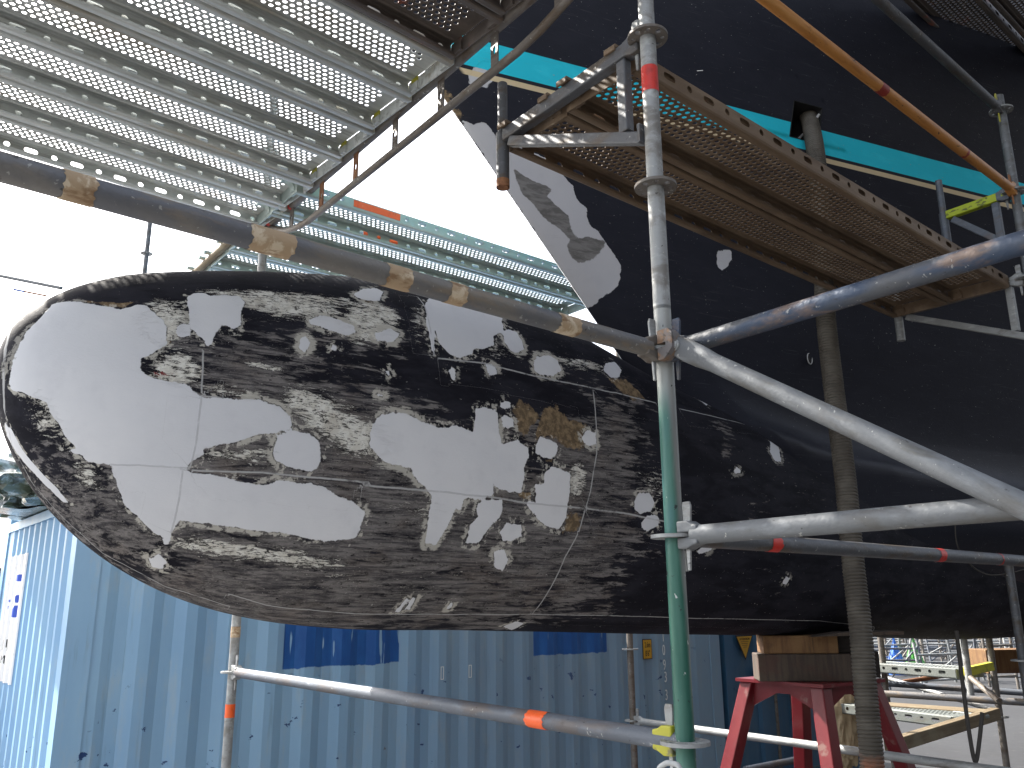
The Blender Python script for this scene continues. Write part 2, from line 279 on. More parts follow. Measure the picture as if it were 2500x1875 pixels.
FILL=[[(0.103,0.516),(0.127,0.616),(0.175,0.566),(0.22,0.498),(0.271,0.442),(0.321,0.408),(0.351,0.42),(0.371,0.438),(0.402,0.425),(0.424,0.367),(0.45,0.34),(0.459,0.303),(0.458,0.245),(0.456,0.216),(0.424,0.183),(0.41,0.158),(0.386,0.145),(0.382,0.107),(0.403,0.074),(0.43,0.067),(0.482,0.065),(0.524,0.066),(0.566,0.035),(0.58,0.029),(0.646,0.038),(0.76,0.048),(0.835,0.032),(0.872,0.008),(0.881,-0.026),(0.864,-0.047),(0.827,-0.06),(0.768,-0.068),(0.687,-0.112),(0.625,-0.136),(0.599,-0.154),(0.6,-0.172),(0.573,-0.205),(0.555,-0.237),(0.567,-0.244),(0.619,-0.234),(0.674,-0.232),(0.78,-0.237),(0.847,-0.211),(0.969,-0.2),(1.033,-0.211),(1.072,-0.235),(1.138,-0.246),(1.189,-0.278),(1.19,-0.268),(1.189,-0.313),(1.174,-0.374),(1.056,-0.394),(0.966,-0.388),(0.882,-0.386),(0.804,-0.394),(0.728,-0.404),(0.646,-0.417),(0.567,-0.437),(0.554,-0.481),(0.553,-0.563),(0.537,-0.575),(0.524,-0.54),(0.497,-0.54),(0.447,-0.504),(0.398,-0.476),(0.341,-0.359),(0.336,-0.335),(0.317,-0.346),(0.271,-0.377),(0.253,-0.36),(0.212,-0.391),(0.236,-0.34),(0.205,-0.319),(0.186,-0.282),(0.168,-0.251),(0.148,-0.235),(0.139,-0.19),(0.12,-0.192),(0.097,-0.201),(0.073,-0.216),(0.043,-0.276),(0.035,-0.201),(0.033,-0.025),(0.045,0.194),(0.062,0.384)],[(0.525,0.48),(0.527,0.374),(0.529,0.31),(0.553,0.272),(0.573,0.258),(0.586,0.223),(0.602,0.247),(0.619,0.293),(0.639,0.332),(0.673,0.308),(0.701,0.333),(0.701,0.377),(0.722,0.456),(0.708,0.499),(0.655,0.503),(0.606,0.494),(0.58,0.522),(0.546,0.513)],[(0.536,0.295),(0.535,0.28),(0.528,0.266),(0.517,0.258),(0.505,0.257),(0.494,0.262),(0.487,0.274),(0.486,0.289),(0.487,0.304),(0.494,0.319),(0.505,0.327),(0.517,0.327),(0.529,0.322),(0.535,0.309)],[(0.946,0.379),(0.996,0.407),(1.045,0.403),(1.127,0.372),(1.135,0.34),(1.091,0.321),(1.022,0.338),(0.955,0.359)],[(0.903,0.253),(0.912,0.297),(0.938,0.31),(0.948,0.278),(0.939,0.256),(0.922,0.234)],[(1.023,0.256),(1.031,0.278),(1.048,0.273),(1.043,0.251)],[(0.822,-0.124),(0.827,-0.066),(0.874,-0.043),(0.938,-0.042),(0.982,-0.065),(0.997,-0.102),(0.993,-0.147),(0.952,-0.169),(0.889,-0.165),(0.836,-0.15)],[(1.174,-0.033),(1.181,0.001),(1.221,0.043),(1.253,0.048),(1.32,0.054),(1.369,0.038),(1.435,0.021),(1.502,0.017),(1.552,0.028),(1.598,0.019),(1.634,0.015),(1.645,0.057),(1.648,0.092),(1.704,0.1),(1.764,0.098),(1.762,0.068),(1.765,0.02),(1.78,-0.014),(1.818,-0.005),(1.86,0.004),(1.914,-0.015),(1.923,-0.047),(1.899,-0.083),(1.9,-0.113),(1.888,-0.174),(1.835,-0.177),(1.78,-0.164),(1.744,-0.154),(1.752,-0.183),(1.74,-0.198),(1.687,-0.209),(1.609,-0.211),(1.604,-0.249),(1.58,-0.247),(1.551,-0.315),(1.515,-0.377),(1.462,-0.375),(1.459,-0.318),(1.457,-0.274),(1.462,-0.21),(1.422,-0.182),(1.369,-0.147),(1.356,-0.125),(1.292,-0.119),(1.241,-0.111),(1.199,-0.087),(1.173,-0.06)],[(1.678,-0.223),(1.701,-0.207),(1.793,-0.204),(1.808,-0.232),(1.797,-0.263),(1.768,-0.289),(1.767,-0.286),(1.717,-0.364),(1.649,-0.368),(1.658,-0.301),(1.686,-0.269),(1.674,-0.239)],[(1.952,-0.02),(1.965,0.016),(1.981,0.03),(2.079,0.017),(2.075,-0.016),(2.047,-0.045),(2.002,-0.046),(1.955,-0.035)],[(1.966,-0.198),(1.962,-0.15),(1.952,-0.141),(2.005,-0.135),(2.005,-0.094),(2.04,-0.064),(2.077,-0.065),(2.148,-0.074),(2.151,-0.129),(2.151,-0.197),(2.138,-0.256),(2.115,-0.286),(2.059,-0.282),(1.996,-0.263),(1.925,-0.212),(1.924,-0.2)],[(2.213,0.068),(2.257,0.096),(2.309,0.098),(2.309,0.051),(2.27,0.035),(2.231,0.044)],[(1.768,0.117),(1.791,0.135),(1.833,0.136),(1.834,0.112),(1.778,0.099)],[(1.779,0.075),(1.809,0.088),(1.846,0.072),(1.845,0.046),(1.807,0.038),(1.78,0.044)],[(1.528,0.603),(1.581,0.697),(1.73,0.615),(1.82,0.592),(1.913,0.573),(1.893,0.521),(1.877,0.46),(1.807,0.407),(1.793,0.361),(1.727,0.332),(1.682,0.323),(1.661,0.298),(1.594,0.276),(1.541,0.286),(1.502,0.332),(1.502,0.39),(1.472,0.271),(1.462,0.298),(1.462,0.419),(1.488,0.529)],[(1.862,0.447),(1.913,0.48),(1.952,0.471),(1.966,0.413),(1.966,0.378),(1.915,0.346),(1.883,0.352),(1.857,0.39)],[(1.992,0.315),(2.03,0.359),(2.111,0.392),(2.154,0.378),(2.161,0.329),(2.101,0.281),(2.02,0.271),(1.992,0.285)],[(2.456,0.419),(2.506,0.483),(2.6,0.552),(2.615,0.494),(2.563,0.416),(2.494,0.386)],[(1.526,0.22),(1.545,0.237),(1.568,0.222),(1.559,0.187),(1.541,0.183)],[(1.724,0.271),(1.754,0.275),(1.789,0.259),(1.779,0.23),(1.74,0.221),(1.727,0.235)],[(2.536,-0.13),(2.564,-0.092),(2.631,-0.08),(2.672,-0.108),(2.648,-0.153),(2.585,-0.174),(2.545,-0.162)],[(2.591,-0.203),(2.629,-0.169),(2.708,-0.158),(2.707,-0.2),(2.64,-0.232),(2.603,-0.229)],[(1.165,0.557),(1.223,0.616),(1.29,0.638),(1.316,0.604),(1.276,0.528),(1.22,0.518),(1.174,0.534)],[(1.028,0.397),(1.091,0.367),(1.132,0.34),(1.1,0.321),(1.02,0.337),(0.98,0.35)],[(1.21,0.348),(1.29,0.373),(1.329,0.352),(1.29,0.309),(1.21,0.309)],[(1.24,0.192),(1.263,0.199),(1.263,0.182),(1.25,0.173)],[(1.2,0.108),(1.237,0.108),(1.224,0.099),(1.203,0.099)],[(1.808,-0.318),(1.833,-0.279),(1.91,-0.281),(1.926,-0.327),(1.873,-0.348),(1.831,-0.347)],[(1.793,-0.389),(1.846,-0.377),(1.884,-0.421),(1.871,-0.472),(1.82,-0.452)],[(2.029,-0.826),(2.072,-0.763),(2.125,-0.779),(2.119,-0.902)],[(1.435,-0.705),(1.462,-0.608),(1.475,-0.621),(1.462,-0.701)],[(1.475,-0.682),(1.488,-0.603),(1.502,-0.609),(1.502,-0.682)],[(1.672,-0.679),(1.674,-0.629),(1.687,-0.636),(1.687,-0.678)],[(0.506,-0.69),(0.535,-0.627),(0.567,-0.66),(0.56,-0.719),(0.529,-0.735)],[(3.806,0.558),(3.912,0.614),(3.817,0.456),(3.749,0.33),(3.691,0.317),(3.677,0.372)],[(3.3,0.723),(3.349,0.725),(3.411,0.719),(3.315,0.605),(3.336,0.721)],[(3.686,-0.362),(3.705,-0.321),(3.743,-0.335),(3.729,-0.377),(3.697,-0.373)],[(2.978,-0.28),(3.026,-0.239),(3.105,-0.229),(3.081,-0.258),(2.998,-0.29)],[(3.238,0.13),(3.304,0.178),(3.346,0.173),(3.321,0.148),(3.278,0.143)],[(4.105,0.696),(4.348,0.765),(4.507,0.765),(4.494,0.765),(4.33,0.765)],[(0.043,-0.752),(0.062,-0.648),(0.103,-0.672),(0.158,-0.655),(0.213,-0.648),(0.253,-0.681),(0.245,-0.718),(0.201,-0.718),(0.148,-0.742),(0.09,-0.815),(0.06,-0.861)]]
CREAM=[([(0.546,0.329),(0.535,0.273),(0.507,0.227),(0.47,0.199),(0.429,0.192),(0.392,0.211),(0.366,0.252),(0.356,0.315),(0.366,0.383),(0.392,0.443),(0.43,0.48),(0.475,0.48),(0.511,0.446),(0.535,0.39)],0.1,0.9),([(0.579,0.116),(0.566,0.083),(0.54,0.057),(0.504,0.041),(0.464,0.041),(0.431,0.056),(0.409,0.086),(0.404,0.124),(0.415,0.163),(0.441,0.193),(0.479,0.207),(0.517,0.203),(0.552,0.183),(0.573,0.153)],0.1,0.95),([(1.109,0.418),(1.077,0.388),(1.005,0.368),(0.907,0.364),(0.81,0.375),(0.724,0.399),(0.673,0.436),(0.659,0.478),(0.687,0.516),(0.752,0.538),(0.842,0.539),(0.946,0.522),(1.037,0.491),(1.097,0.455)],0.08,0.85),([(1.356,0.407),(1.329,0.35),(1.276,0.308),(1.21,0.28),(1.145,0.275),(1.091,0.291),(1.056,0.323),(1.048,0.373),(1.072,0.428),(1.118,0.482),(1.191,0.523),(1.263,0.535),(1.316,0.51),(1.356,0.465)],0.08,0.85),([(1.488,0.425),(1.462,0.357),(1.435,0.309),(1.409,0.284),(1.382,0.28),(1.369,0.304),(1.356,0.344),(1.366,0.408),(1.382,0.476),(1.422,0.551),(1.462,0.603),(1.498,0.616),(1.502,0.567),(1.502,0.499)],0.06,0.6),([(0.782,0.053),(0.767,0.043),(0.732,0.037),(0.683,0.036),(0.632,0.039),(0.586,0.049),(0.555,0.06),(0.546,0.074),(0.559,0.084),(0.592,0.091),(0.639,0.091),(0.692,0.086),(0.738,0.077),(0.773,0.065)],0.05,0.85),([(1.169,-0.03),(1.137,-0.05),(1.076,-0.058),(1.003,-0.049),(0.928,-0.026),(0.866,0.007),(0.833,0.045),(0.827,0.079),(0.857,0.102),(0.913,0.11),(0.985,0.1),(1.059,0.074),(1.126,0.04),(1.163,0.004)],0.1,0.98),([(1.276,-0.082),(1.242,-0.107),(1.183,-0.116),(1.11,-0.11),(1.039,-0.089),(0.98,-0.056),(0.947,-0.02),(0.946,0.015),(0.977,0.041),(1.031,0.051),(1.101,0.045),(1.174,0.022),(1.237,-0.009),(1.275,-0.047)],0.08,0.92),([(0.197,-0.337),(0.176,-0.379),(0.149,-0.406),(0.12,-0.411),(0.095,-0.384),(0.079,-0.323),(0.076,-0.239),(0.085,-0.161),(0.104,-0.119),(0.132,-0.112),(0.161,-0.135),(0.186,-0.178),(0.202,-0.23),(0.205,-0.286)],0.09,0.75),([(0.336,-0.481),(0.321,-0.51),(0.298,-0.527),(0.271,-0.53),(0.249,-0.51),(0.232,-0.477),(0.225,-0.436),(0.231,-0.393),(0.246,-0.363),(0.269,-0.35),(0.294,-0.355),(0.316,-0.377),(0.335,-0.408),(0.341,-0.445)],0.08,0.7),([(0.857,-0.124),(0.842,-0.14),(0.802,-0.157),(0.743,-0.174),(0.679,-0.186),(0.62,-0.193),(0.58,-0.193),(0.567,-0.181),(0.578,-0.163),(0.613,-0.141),(0.671,-0.122),(0.736,-0.111),(0.796,-0.106),(0.84,-0.112)],0.06,0.8),([(1.166,-0.479),(1.134,-0.497),(1.033,-0.508),(0.964,-0.514),(0.898,-0.521),(0.827,-0.527),(0.757,-0.537),(0.694,-0.544),(0.634,-0.555),(0.554,-0.567),(0.524,-0.557),(0.549,-0.523),(0.627,-0.479),(0.687,-0.463),(0.745,-0.448),(0.817,-0.441),(0.889,-0.436),(0.955,-0.438),(1.024,-0.442),(1.127,-0.458)],0.08,0.92),([(1.608,-0.574),(1.581,-0.589),(1.485,-0.587),(1.352,-0.581),(1.21,-0.568),(1.091,-0.556),(1.012,-0.542),(0.98,-0.527),(1.005,-0.514),(1.083,-0.504),(1.2,-0.504),(1.338,-0.512),(1.475,-0.533),(1.568,-0.555)],0.08,0.6),([(1.57,-0.243),(1.562,-0.274),(1.517,-0.3),(1.459,-0.316),(1.382,-0.319),(1.316,-0.309),(1.273,-0.289),(1.25,-0.261),(1.261,-0.23),(1.3,-0.205),(1.356,-0.187),(1.432,-0.183),(1.502,-0.193),(1.552,-0.214)],0.08,0.55),([(1.276,0.504),(1.223,0.476),(1.108,0.457),(1.03,0.452),(0.955,0.447),(0.874,0.448),(0.796,0.451),(0.73,0.459),(0.664,0.467),(0.578,0.496),(0.548,0.524),(0.584,0.548),(0.673,0.558),(0.744,0.559),(0.812,0.558),(0.891,0.555),(0.974,0.551),(1.048,0.545),(1.127,0.54),(1.237,0.523)],0.06,0.75),([(2.568,0.454),(2.523,0.419),(2.441,0.387),(2.337,0.363),(2.231,0.35),(2.15,0.35),(2.096,0.356),(2.085,0.373),(2.114,0.394),(2.191,0.423),(2.292,0.448),(2.402,0.468),(2.497,0.474),(2.561,0.477)],0.06,0.7),([(1.963,0.323),(1.926,0.29),(1.873,0.269),(1.819,0.261),(1.767,0.269),(1.727,0.288),(1.714,0.321),(1.723,0.357),(1.754,0.39),(1.807,0.419),(1.871,0.432),(1.926,0.424),(1.962,0.396),(1.975,0.361)],0.07,0.5),([(2.815,-0.006),(2.8,-0.053),(2.761,-0.095),(2.708,-0.124),(2.644,-0.136),(2.591,-0.125),(2.552,-0.098),(2.538,-0.061),(2.553,-0.016),(2.593,0.025),(2.654,0.06),(2.718,0.075),(2.773,0.067),(2.804,0.037)],0.08,0.55),([(2.256,-0.085),(2.248,-0.118),(2.233,-0.145),(2.214,-0.162),(2.184,-0.165),(2.161,-0.154),(2.139,-0.131),(2.131,-0.101),(2.137,-0.069),(2.151,-0.042),(2.178,-0.024),(2.204,-0.019),(2.231,-0.031),(2.244,-0.054)],0.05,0.8),([(1.25,-0.157),(1.208,-0.161),(1.093,-0.165),(1.015,-0.168),(0.941,-0.171),(0.86,-0.174),(0.783,-0.18),(0.716,-0.187),(0.652,-0.193),(0.562,-0.203),(0.531,-0.205),(0.561,-0.193),(0.651,-0.174),(0.716,-0.164),(0.782,-0.157),(0.859,-0.151),(0.94,-0.148),(1.015,-0.147),(1.092,-0.147),(1.208,-0.151)],0.04,0.6),([(3.044,-0.05),(3.028,-0.1),(2.99,-0.143),(2.935,-0.174),(2.872,-0.183),(2.815,-0.172),(2.774,-0.143),(2.759,-0.102),(2.772,-0.056),(2.812,-0.011),(2.869,0.02),(2.936,0.035),(2.998,0.028),(3.033,-0.004)],0.08,0.35),([(0.86,0.164),(0.851,0.16),(0.828,0.157),(0.797,0.155),(0.765,0.158),(0.732,0.161),(0.714,0.166),(0.707,0.172),(0.715,0.177),(0.736,0.181),(0.767,0.182),(0.802,0.179),(0.833,0.176),(0.853,0.17)],0.02,0.9),([(0.493,-1.029),(0.473,-1.036),(0.422,-1.042),(0.351,-1.046),(0.28,-1.058),(0.22,-1.063),(0.182,-1.075),(0.168,-1.075),(0.181,-1.077),(0.216,-1.069),(0.28,-1.058),(0.351,-1.04),(0.424,-1.04),(0.475,-1.034)],0.08,0.45),([(1.923,-0.477),(1.889,-0.508),(1.79,-0.544),(1.634,-0.562),(1.466,-0.565),(1.32,-0.559),(1.223,-0.539),(1.181,-0.511),(1.201,-0.478),(1.29,-0.447),(1.422,-0.428),(1.585,-0.421),(1.75,-0.43),(1.871,-0.448)],0.12,0.5),([(1.792,0.253),(1.727,0.213),(1.581,0.187),(1.488,0.181),(1.396,0.176),(1.299,0.178),(1.204,0.181),(1.127,0.193),(1.049,0.204),(0.952,0.237),(0.922,0.275),(0.965,0.311),(1.081,0.336),(1.163,0.339),(1.25,0.345),(1.343,0.342),(1.447,0.34),(1.536,0.328),(1.626,0.319),(1.754,0.29)],0.15,0.3),([(1.171,0.199),(1.129,0.158),(1.038,0.129),(0.913,0.112),(0.782,0.109),(0.673,0.124),(0.601,0.155),(0.579,0.198),(0.606,0.243),(0.686,0.279),(0.802,0.299),(0.936,0.295),(1.056,0.275),(1.145,0.24)],0.15,0.3),([(3.186,0.357),(3.111,0.31),(3.037,0.287),(2.962,0.284),(2.91,0.304),(2.893,0.348),(2.911,0.407),(2.981,0.494),(3.094,0.594),(3.248,0.715),(3.327,0.721),(3.345,0.648),(3.295,0.52),(3.251,0.43)],0.1,0.3)]
TAN=[([(1.833,0.107),(1.883,0.144),(1.926,0.13),(1.98,0.104),(1.955,0.064),(1.899,0.027),(1.845,0.034),(1.857,0.072)],0.03,1),([(1.952,0.027),(1.966,0.067),(2.019,0.136),(2.096,0.158),(2.154,0.11),(2.259,0.129),(2.258,0.043),(2.204,0.009),(2.137,0.011),(2.071,0.025),(1.981,0.037),(1.952,-0.02)],0.03,1),([(2.466,0.373),(2.604,0.43),(2.668,0.396),(2.709,0.354),(2.6,0.313),(2.515,0.333)],0.03,1),([(1.873,-0.175),(1.937,-0.17),(1.939,-0.193),(1.885,-0.194)],0.015,1),([(2.14,-0.223),(2.23,-0.213),(2.243,-0.271),(2.138,-0.292)],0.03,0.9),([(0.454,0.294),(0.469,0.296),(0.475,0.223),(0.456,0.212)],0.02,0.9),([(0.213,0.522),(0.266,0.48),(0.321,0.453),(0.371,0.458),(0.331,0.413),(0.271,0.442)],0.02,0.9),([(1.182,0.523),(1.276,0.528),(1.25,0.494),(1.2,0.499)],0.02,0.8),([(2.002,-0.046),(2.059,-0.037),(2.047,-0.057),(2.008,-0.061)],0.01,0.8)]
RED=[([(0.403,0.082),(0.429,0.112),(0.506,0.118),(0.523,0.079),(0.482,0.065),(0.43,0.073)],0.03,0.8),([(0.422,0.137),(0.447,0.157),(0.451,0.146),(0.43,0.131)],0.01,0.9)]
TAUPE=[([(0.424,0.319),(0.481,0.339),(0.54,0.362),(0.6,0.382),(0.665,0.403),(0.731,0.365),(0.804,0.332),(0.874,0.3),(0.948,0.272),(1.022,0.251),(1.096,0.23),(1.172,0.211),(1.261,0.213),(1.348,0.215),(1.446,0.219),(1.538,0.181),(1.633,0.144),(1.727,0.154),(1.82,0.165),(1.925,0.18),(2.031,0.197),(2.175,0.255),(2.334,0.324),(2.496,0.338),(2.671,0.373),(2.656,0.27),(2.656,0.184),(2.641,0.093),(2.632,0.007),(2.638,-0.074),(2.644,-0.154),(2.666,-0.234),(2.625,-0.309),(2.589,-0.387),(2.562,-0.469),(2.549,-0.561),(2.552,-0.671),(2.456,-0.706),(2.35,-0.731),(2.257,-0.765),(2.168,-0.804),(2.085,-0.85),(2.031,-0.947),(1.924,-0.947),(1.82,-0.947),(1.724,-0.957),(1.617,-0.934),(1.517,-0.92),(1.429,-0.93),(1.35,-0.955),(1.247,-0.909),(1.154,-0.885),(1.072,-0.882),(0.994,-0.888),(0.922,-0.909),(0.862,-0.979),(0.781,-0.918),(0.716,-0.908),(0.653,-0.912),(0.599,-0.954),(0.548,-1.018),(0.475,-0.953),(0.413,-0.937),(0.361,-0.988),(0.307,-1.035),(0.258,-1.017),(0.213,-1.034),(0.172,-1.075),(0.132,-1.081),(0.112,-0.786),(0.103,-0.585),(0.152,-0.444),(0.204,-0.367),(0.256,-0.317),(0.308,-0.28),(0.363,-0.252),(0.402,-0.175),(0.445,-0.105),(0.488,-0.039),(0.469,0.038),(0.453,0.122),(0.436,0.213)],0.3,0.74),([(2.047,0.381),(1.995,0.338),(1.91,0.315),(1.795,0.303),(1.687,0.31),(1.608,0.338),(1.555,0.373),(1.552,0.414),(1.594,0.452),(1.674,0.476),(1.788,0.493),(1.899,0.484),(1.992,0.459),(2.045,0.424)],0.1,0.5),([(1.502,0.264),(1.449,0.223),(1.34,0.197),(1.192,0.189),(1.048,0.2),(0.93,0.229),(0.856,0.274),(0.835,0.324),(0.875,0.37),(0.971,0.402),(1.107,0.41),(1.259,0.392),(1.396,0.361),(1.482,0.313)],0.1,0.45),([(3.385,0.343),(3.329,0.261),(3.253,0.194),(3.174,0.15),(3.104,0.135),(3.041,0.144),(3.013,0.177),(3.015,0.233),(3.064,0.305),(3.146,0.384),(3.26,0.465),(3.368,0.516),(3.425,0.502),(3.423,0.431)],0.06,0.5),([(3.565,-0.0),(3.543,-0.059),(3.505,-0.107),(3.453,-0.139),(3.398,-0.146),(3.344,-0.131),(3.305,-0.095),(3.292,-0.047),(3.311,0.008),(3.357,0.058),(3.417,0.094),(3.479,0.106),(3.531,0.092),(3.558,0.053)],0.08,0.3),([(4.244,0.162),(4.192,0.093),(4.112,0.033),(4.008,-0.009),(3.905,-0.027),(3.821,-0.019),(3.761,0.008),(3.752,0.057),(3.785,0.111),(3.873,0.174),(3.985,0.226),(4.109,0.262),(4.204,0.261),(4.247,0.222)],0.08,0.2),([(1.475,-0.734),(1.449,-0.831),(1.382,-0.874),(1.325,-0.95),(1.21,-0.955),(1.1,-0.965),(1.022,-0.971),(0.946,-0.982),(0.874,-0.994),(0.776,-0.996),(0.687,-1.011),(0.621,-1.013),(0.56,-1.023),(0.511,-1.023),(0.523,-0.786),(0.571,-0.702),(0.624,-0.644),(0.706,-0.603),(0.791,-0.572),(0.858,-0.563),(0.93,-0.56),(1.005,-0.557),(1.109,-0.572),(1.223,-0.59),(1.303,-0.618),(1.396,-0.654)],0.1,0.85)]
DARK=[([(1.173,0.242),(1.263,0.246),(1.356,0.251),(1.449,0.257),(1.546,0.261),(1.648,0.262),(1.754,0.263),(1.863,0.269),(1.955,0.26),(2.056,0.254),(2.153,0.249),(2.257,0.247),(2.259,0.162),(2.138,0.147),(2.019,0.131),(1.913,0.118),(1.809,0.104),(1.714,0.094),(1.621,0.085),(1.528,0.079),(1.442,0.1),(1.358,0.122),(1.298,0.161),(1.237,0.2)],0.06,0.9),([(1.752,0.083),(1.728,0.065),(1.676,0.048),(1.608,0.038),(1.528,0.032),(1.46,0.034),(1.41,0.042),(1.396,0.055),(1.409,0.072),(1.461,0.087),(1.528,0.099),(1.608,0.106),(1.683,0.104),(1.73,0.097)],0.05,0.8),([(2.07,-0.062),(2.046,-0.08),(2.008,-0.092),(1.966,-0.094),(1.916,-0.088),(1.883,-0.075),(1.86,-0.055),(1.86,-0.037),(1.876,-0.021),(1.913,-0.009),(1.962,-0.007),(2.005,-0.014),(2.045,-0.025),(2.069,-0.041)],0.05,0.9),([(2.63,0.273),(2.779,0.298),(2.939,0.33),(3.105,0.358),(3.28,0.387),(3.208,0.242),(3.166,0.126),(3.144,0.024),(2.972,-0.044),(2.813,-0.109),(2.765,-0.027),(2.73,0.057),(2.698,0.142)],0.04,0.9),([(0.529,-0.849),(0.523,-0.89),(0.511,-0.918),(0.493,-0.919),(0.469,-0.884),(0.452,-0.839),(0.441,-0.793),(0.439,-0.756),(0.447,-0.729),(0.462,-0.715),(0.481,-0.717),(0.499,-0.735),(0.517,-0.764),(0.529,-0.804)],0.05,0.6),([(0.612,-0.641),(0.606,-0.667),(0.586,-0.694),(0.554,-0.713),(0.523,-0.723),(0.493,-0.718),(0.475,-0.699),(0.468,-0.669),(0.475,-0.637),(0.493,-0.609),(0.523,-0.592),(0.554,-0.589),(0.586,-0.596),(0.606,-0.614)],0.06,0.6),([(0.867,-0.216),(0.864,-0.223),(0.843,-0.232),(0.818,-0.24),(0.788,-0.245),(0.76,-0.249),(0.739,-0.246),(0.731,-0.24),(0.737,-0.233),(0.755,-0.222),(0.781,-0.215),(0.812,-0.21),(0.841,-0.208),(0.859,-0.21)],0.03,0.6)]
SEAM=[[(0.572,0.213),(0.572,0.118),(0.573,0.032),(0.571,-0.058),(0.571,-0.145),(0.563,-0.24)],[(0.543,-0.245),(0.548,-0.36),(0.548,-0.503)],[(0.572,-0.237),(0.639,-0.22),(0.71,-0.205),(0.783,-0.193),(0.858,-0.188),(0.937,-0.185),(1.015,-0.182),(1.1,-0.181),(1.187,-0.182),(1.163,-0.192),(1.25,-0.192),(1.332,-0.191),(1.422,-0.192),(1.528,-0.193),(1.634,-0.198),(1.74,-0.198),(1.924,-0.206),(2.032,-0.204),(2.139,-0.197),(2.257,-0.192),(2.467,-0.184),(2.615,-0.181),(2.776,-0.176)],[(1.488,0.264),(1.597,0.266),(1.714,0.269),(1.846,0.263),(1.992,0.258),(2.139,0.271),(2.3,0.288),(2.453,0.301),(2.613,0.328),(2.788,0.367)],[(2.975,0.414),(3.183,0.464),(3.41,0.527),(3.625,0.606),(3.866,0.707),(4.105,0.7)],[(2.336,0.277),(2.32,0.155),(2.306,0.018),(2.284,-0.054),(2.27,-0.126),(2.244,-0.204),(2.226,-0.284)],[(2.227,-0.283),(2.178,-0.388),(2.149,-0.542),(2.125,-0.695)],[(0.789,-0.722),(0.858,-0.729),(0.93,-0.742),(1.006,-0.739),(1.091,-0.729),(1.182,-0.729),(1.276,-0.729),(1.422,-0.719),(1.515,-0.717),(1.608,-0.713),(1.711,-0.718),(1.807,-0.712),(1.913,-0.71),(2.015,-0.707),(2.112,-0.699),(2.218,-0.694),(2.331,-0.693),(2.443,-0.688),(2.562,-0.682),(2.708,-0.677),(2.857,-0.67),(3.023,-0.666),(3.172,-0.665),(3.32,-0.657),(3.48,-0.652),(3.649,-0.648),(3.822,-0.642),(4.006,-0.639),(4.193,-0.631),(4.391,-0.647),(4.593,-0.66),(4.814,-0.679)],[(0.336,-0.332),(0.413,-0.285),(0.486,-0.255),(0.56,-0.232)],[(0.641,0.037),(0.571,0.031)],[(1.475,0.604),(1.488,0.529),(1.475,0.361),(1.472,0.271)],[(0.027,0.932),(0.016,0.323),(0.017,-0.089),(0.026,-0.373),(0.038,-0.601),(0.057,-0.71),(0.078,-0.85),(0.114,-0.84),(0.151,-0.89),(0.197,-0.862),(0.249,-0.867),(0.316,-0.861),(0.387,-0.895),(0.452,-0.857),(0.517,-0.844),(0.593,-0.856),(0.659,-0.827),(0.737,-0.821),(0.819,-0.828)]]
HFILL=[[(0.0,2.572),(0.01,2.492),(0.0,2.388),(0.02,2.38),(0.05,2.364),(0.09,2.388),(0.12,2.38),(0.13,2.347),(0.12,2.315),(0.18,2.299),(0.271,2.307),(0.331,2.283),(0.401,2.251),(0.401,2.203),(0.421,2.163),(0.391,2.107),(0.391,2.083),(0.421,2.067),(0.381,2.019),(0.361,1.971),(0.391,1.955),(0.391,1.907),(0.401,1.81),(0.371,1.762),(0.271,1.674),(0.13,1.61),(0.04,1.562),(0.0,1.546),(0.0,1.586),(0.0,1.698),(0.0,1.859),(0.0,1.963),(0.0,2.211)],[(1.172,1.971),(1.253,1.987),(1.293,1.987),(1.263,1.947),(1.182,1.891),(1.122,1.867),(1.102,1.883)],[(0.21,2.604),(0.351,2.684),(0.421,2.692),(0.371,2.62),(0.271,2.556),(0.17,2.556)],[(0.19,1.859),(0.281,1.907),(0.321,1.899),(0.341,1.875),(0.251,1.826)]]
HDARK=[[(0.1,2.195),(0.14,2.163),(0.18,2.147),(0.281,2.131),(0.2,2.075),(0.23,2.035),(0.261,2.003),(0.21,1.923),(0.23,1.907),(0.15,1.851),(0.16,1.891),(0.13,1.931),(0.1,1.947),(0.08,1.987),(0.08,2.027),(0.06,2.059),(0.06,2.091)],[(0.11,1.842),(0.09,1.794),(0.11,1.762),(0.23,1.794),(0.341,1.859),(0.401,1.907),(0.291,1.915),(0.16,1.883)],[(0.23,2.524),(0.22,2.484),(0.21,2.444),(0.21,2.42),(0.261,2.5),(0.291,2.548)]]

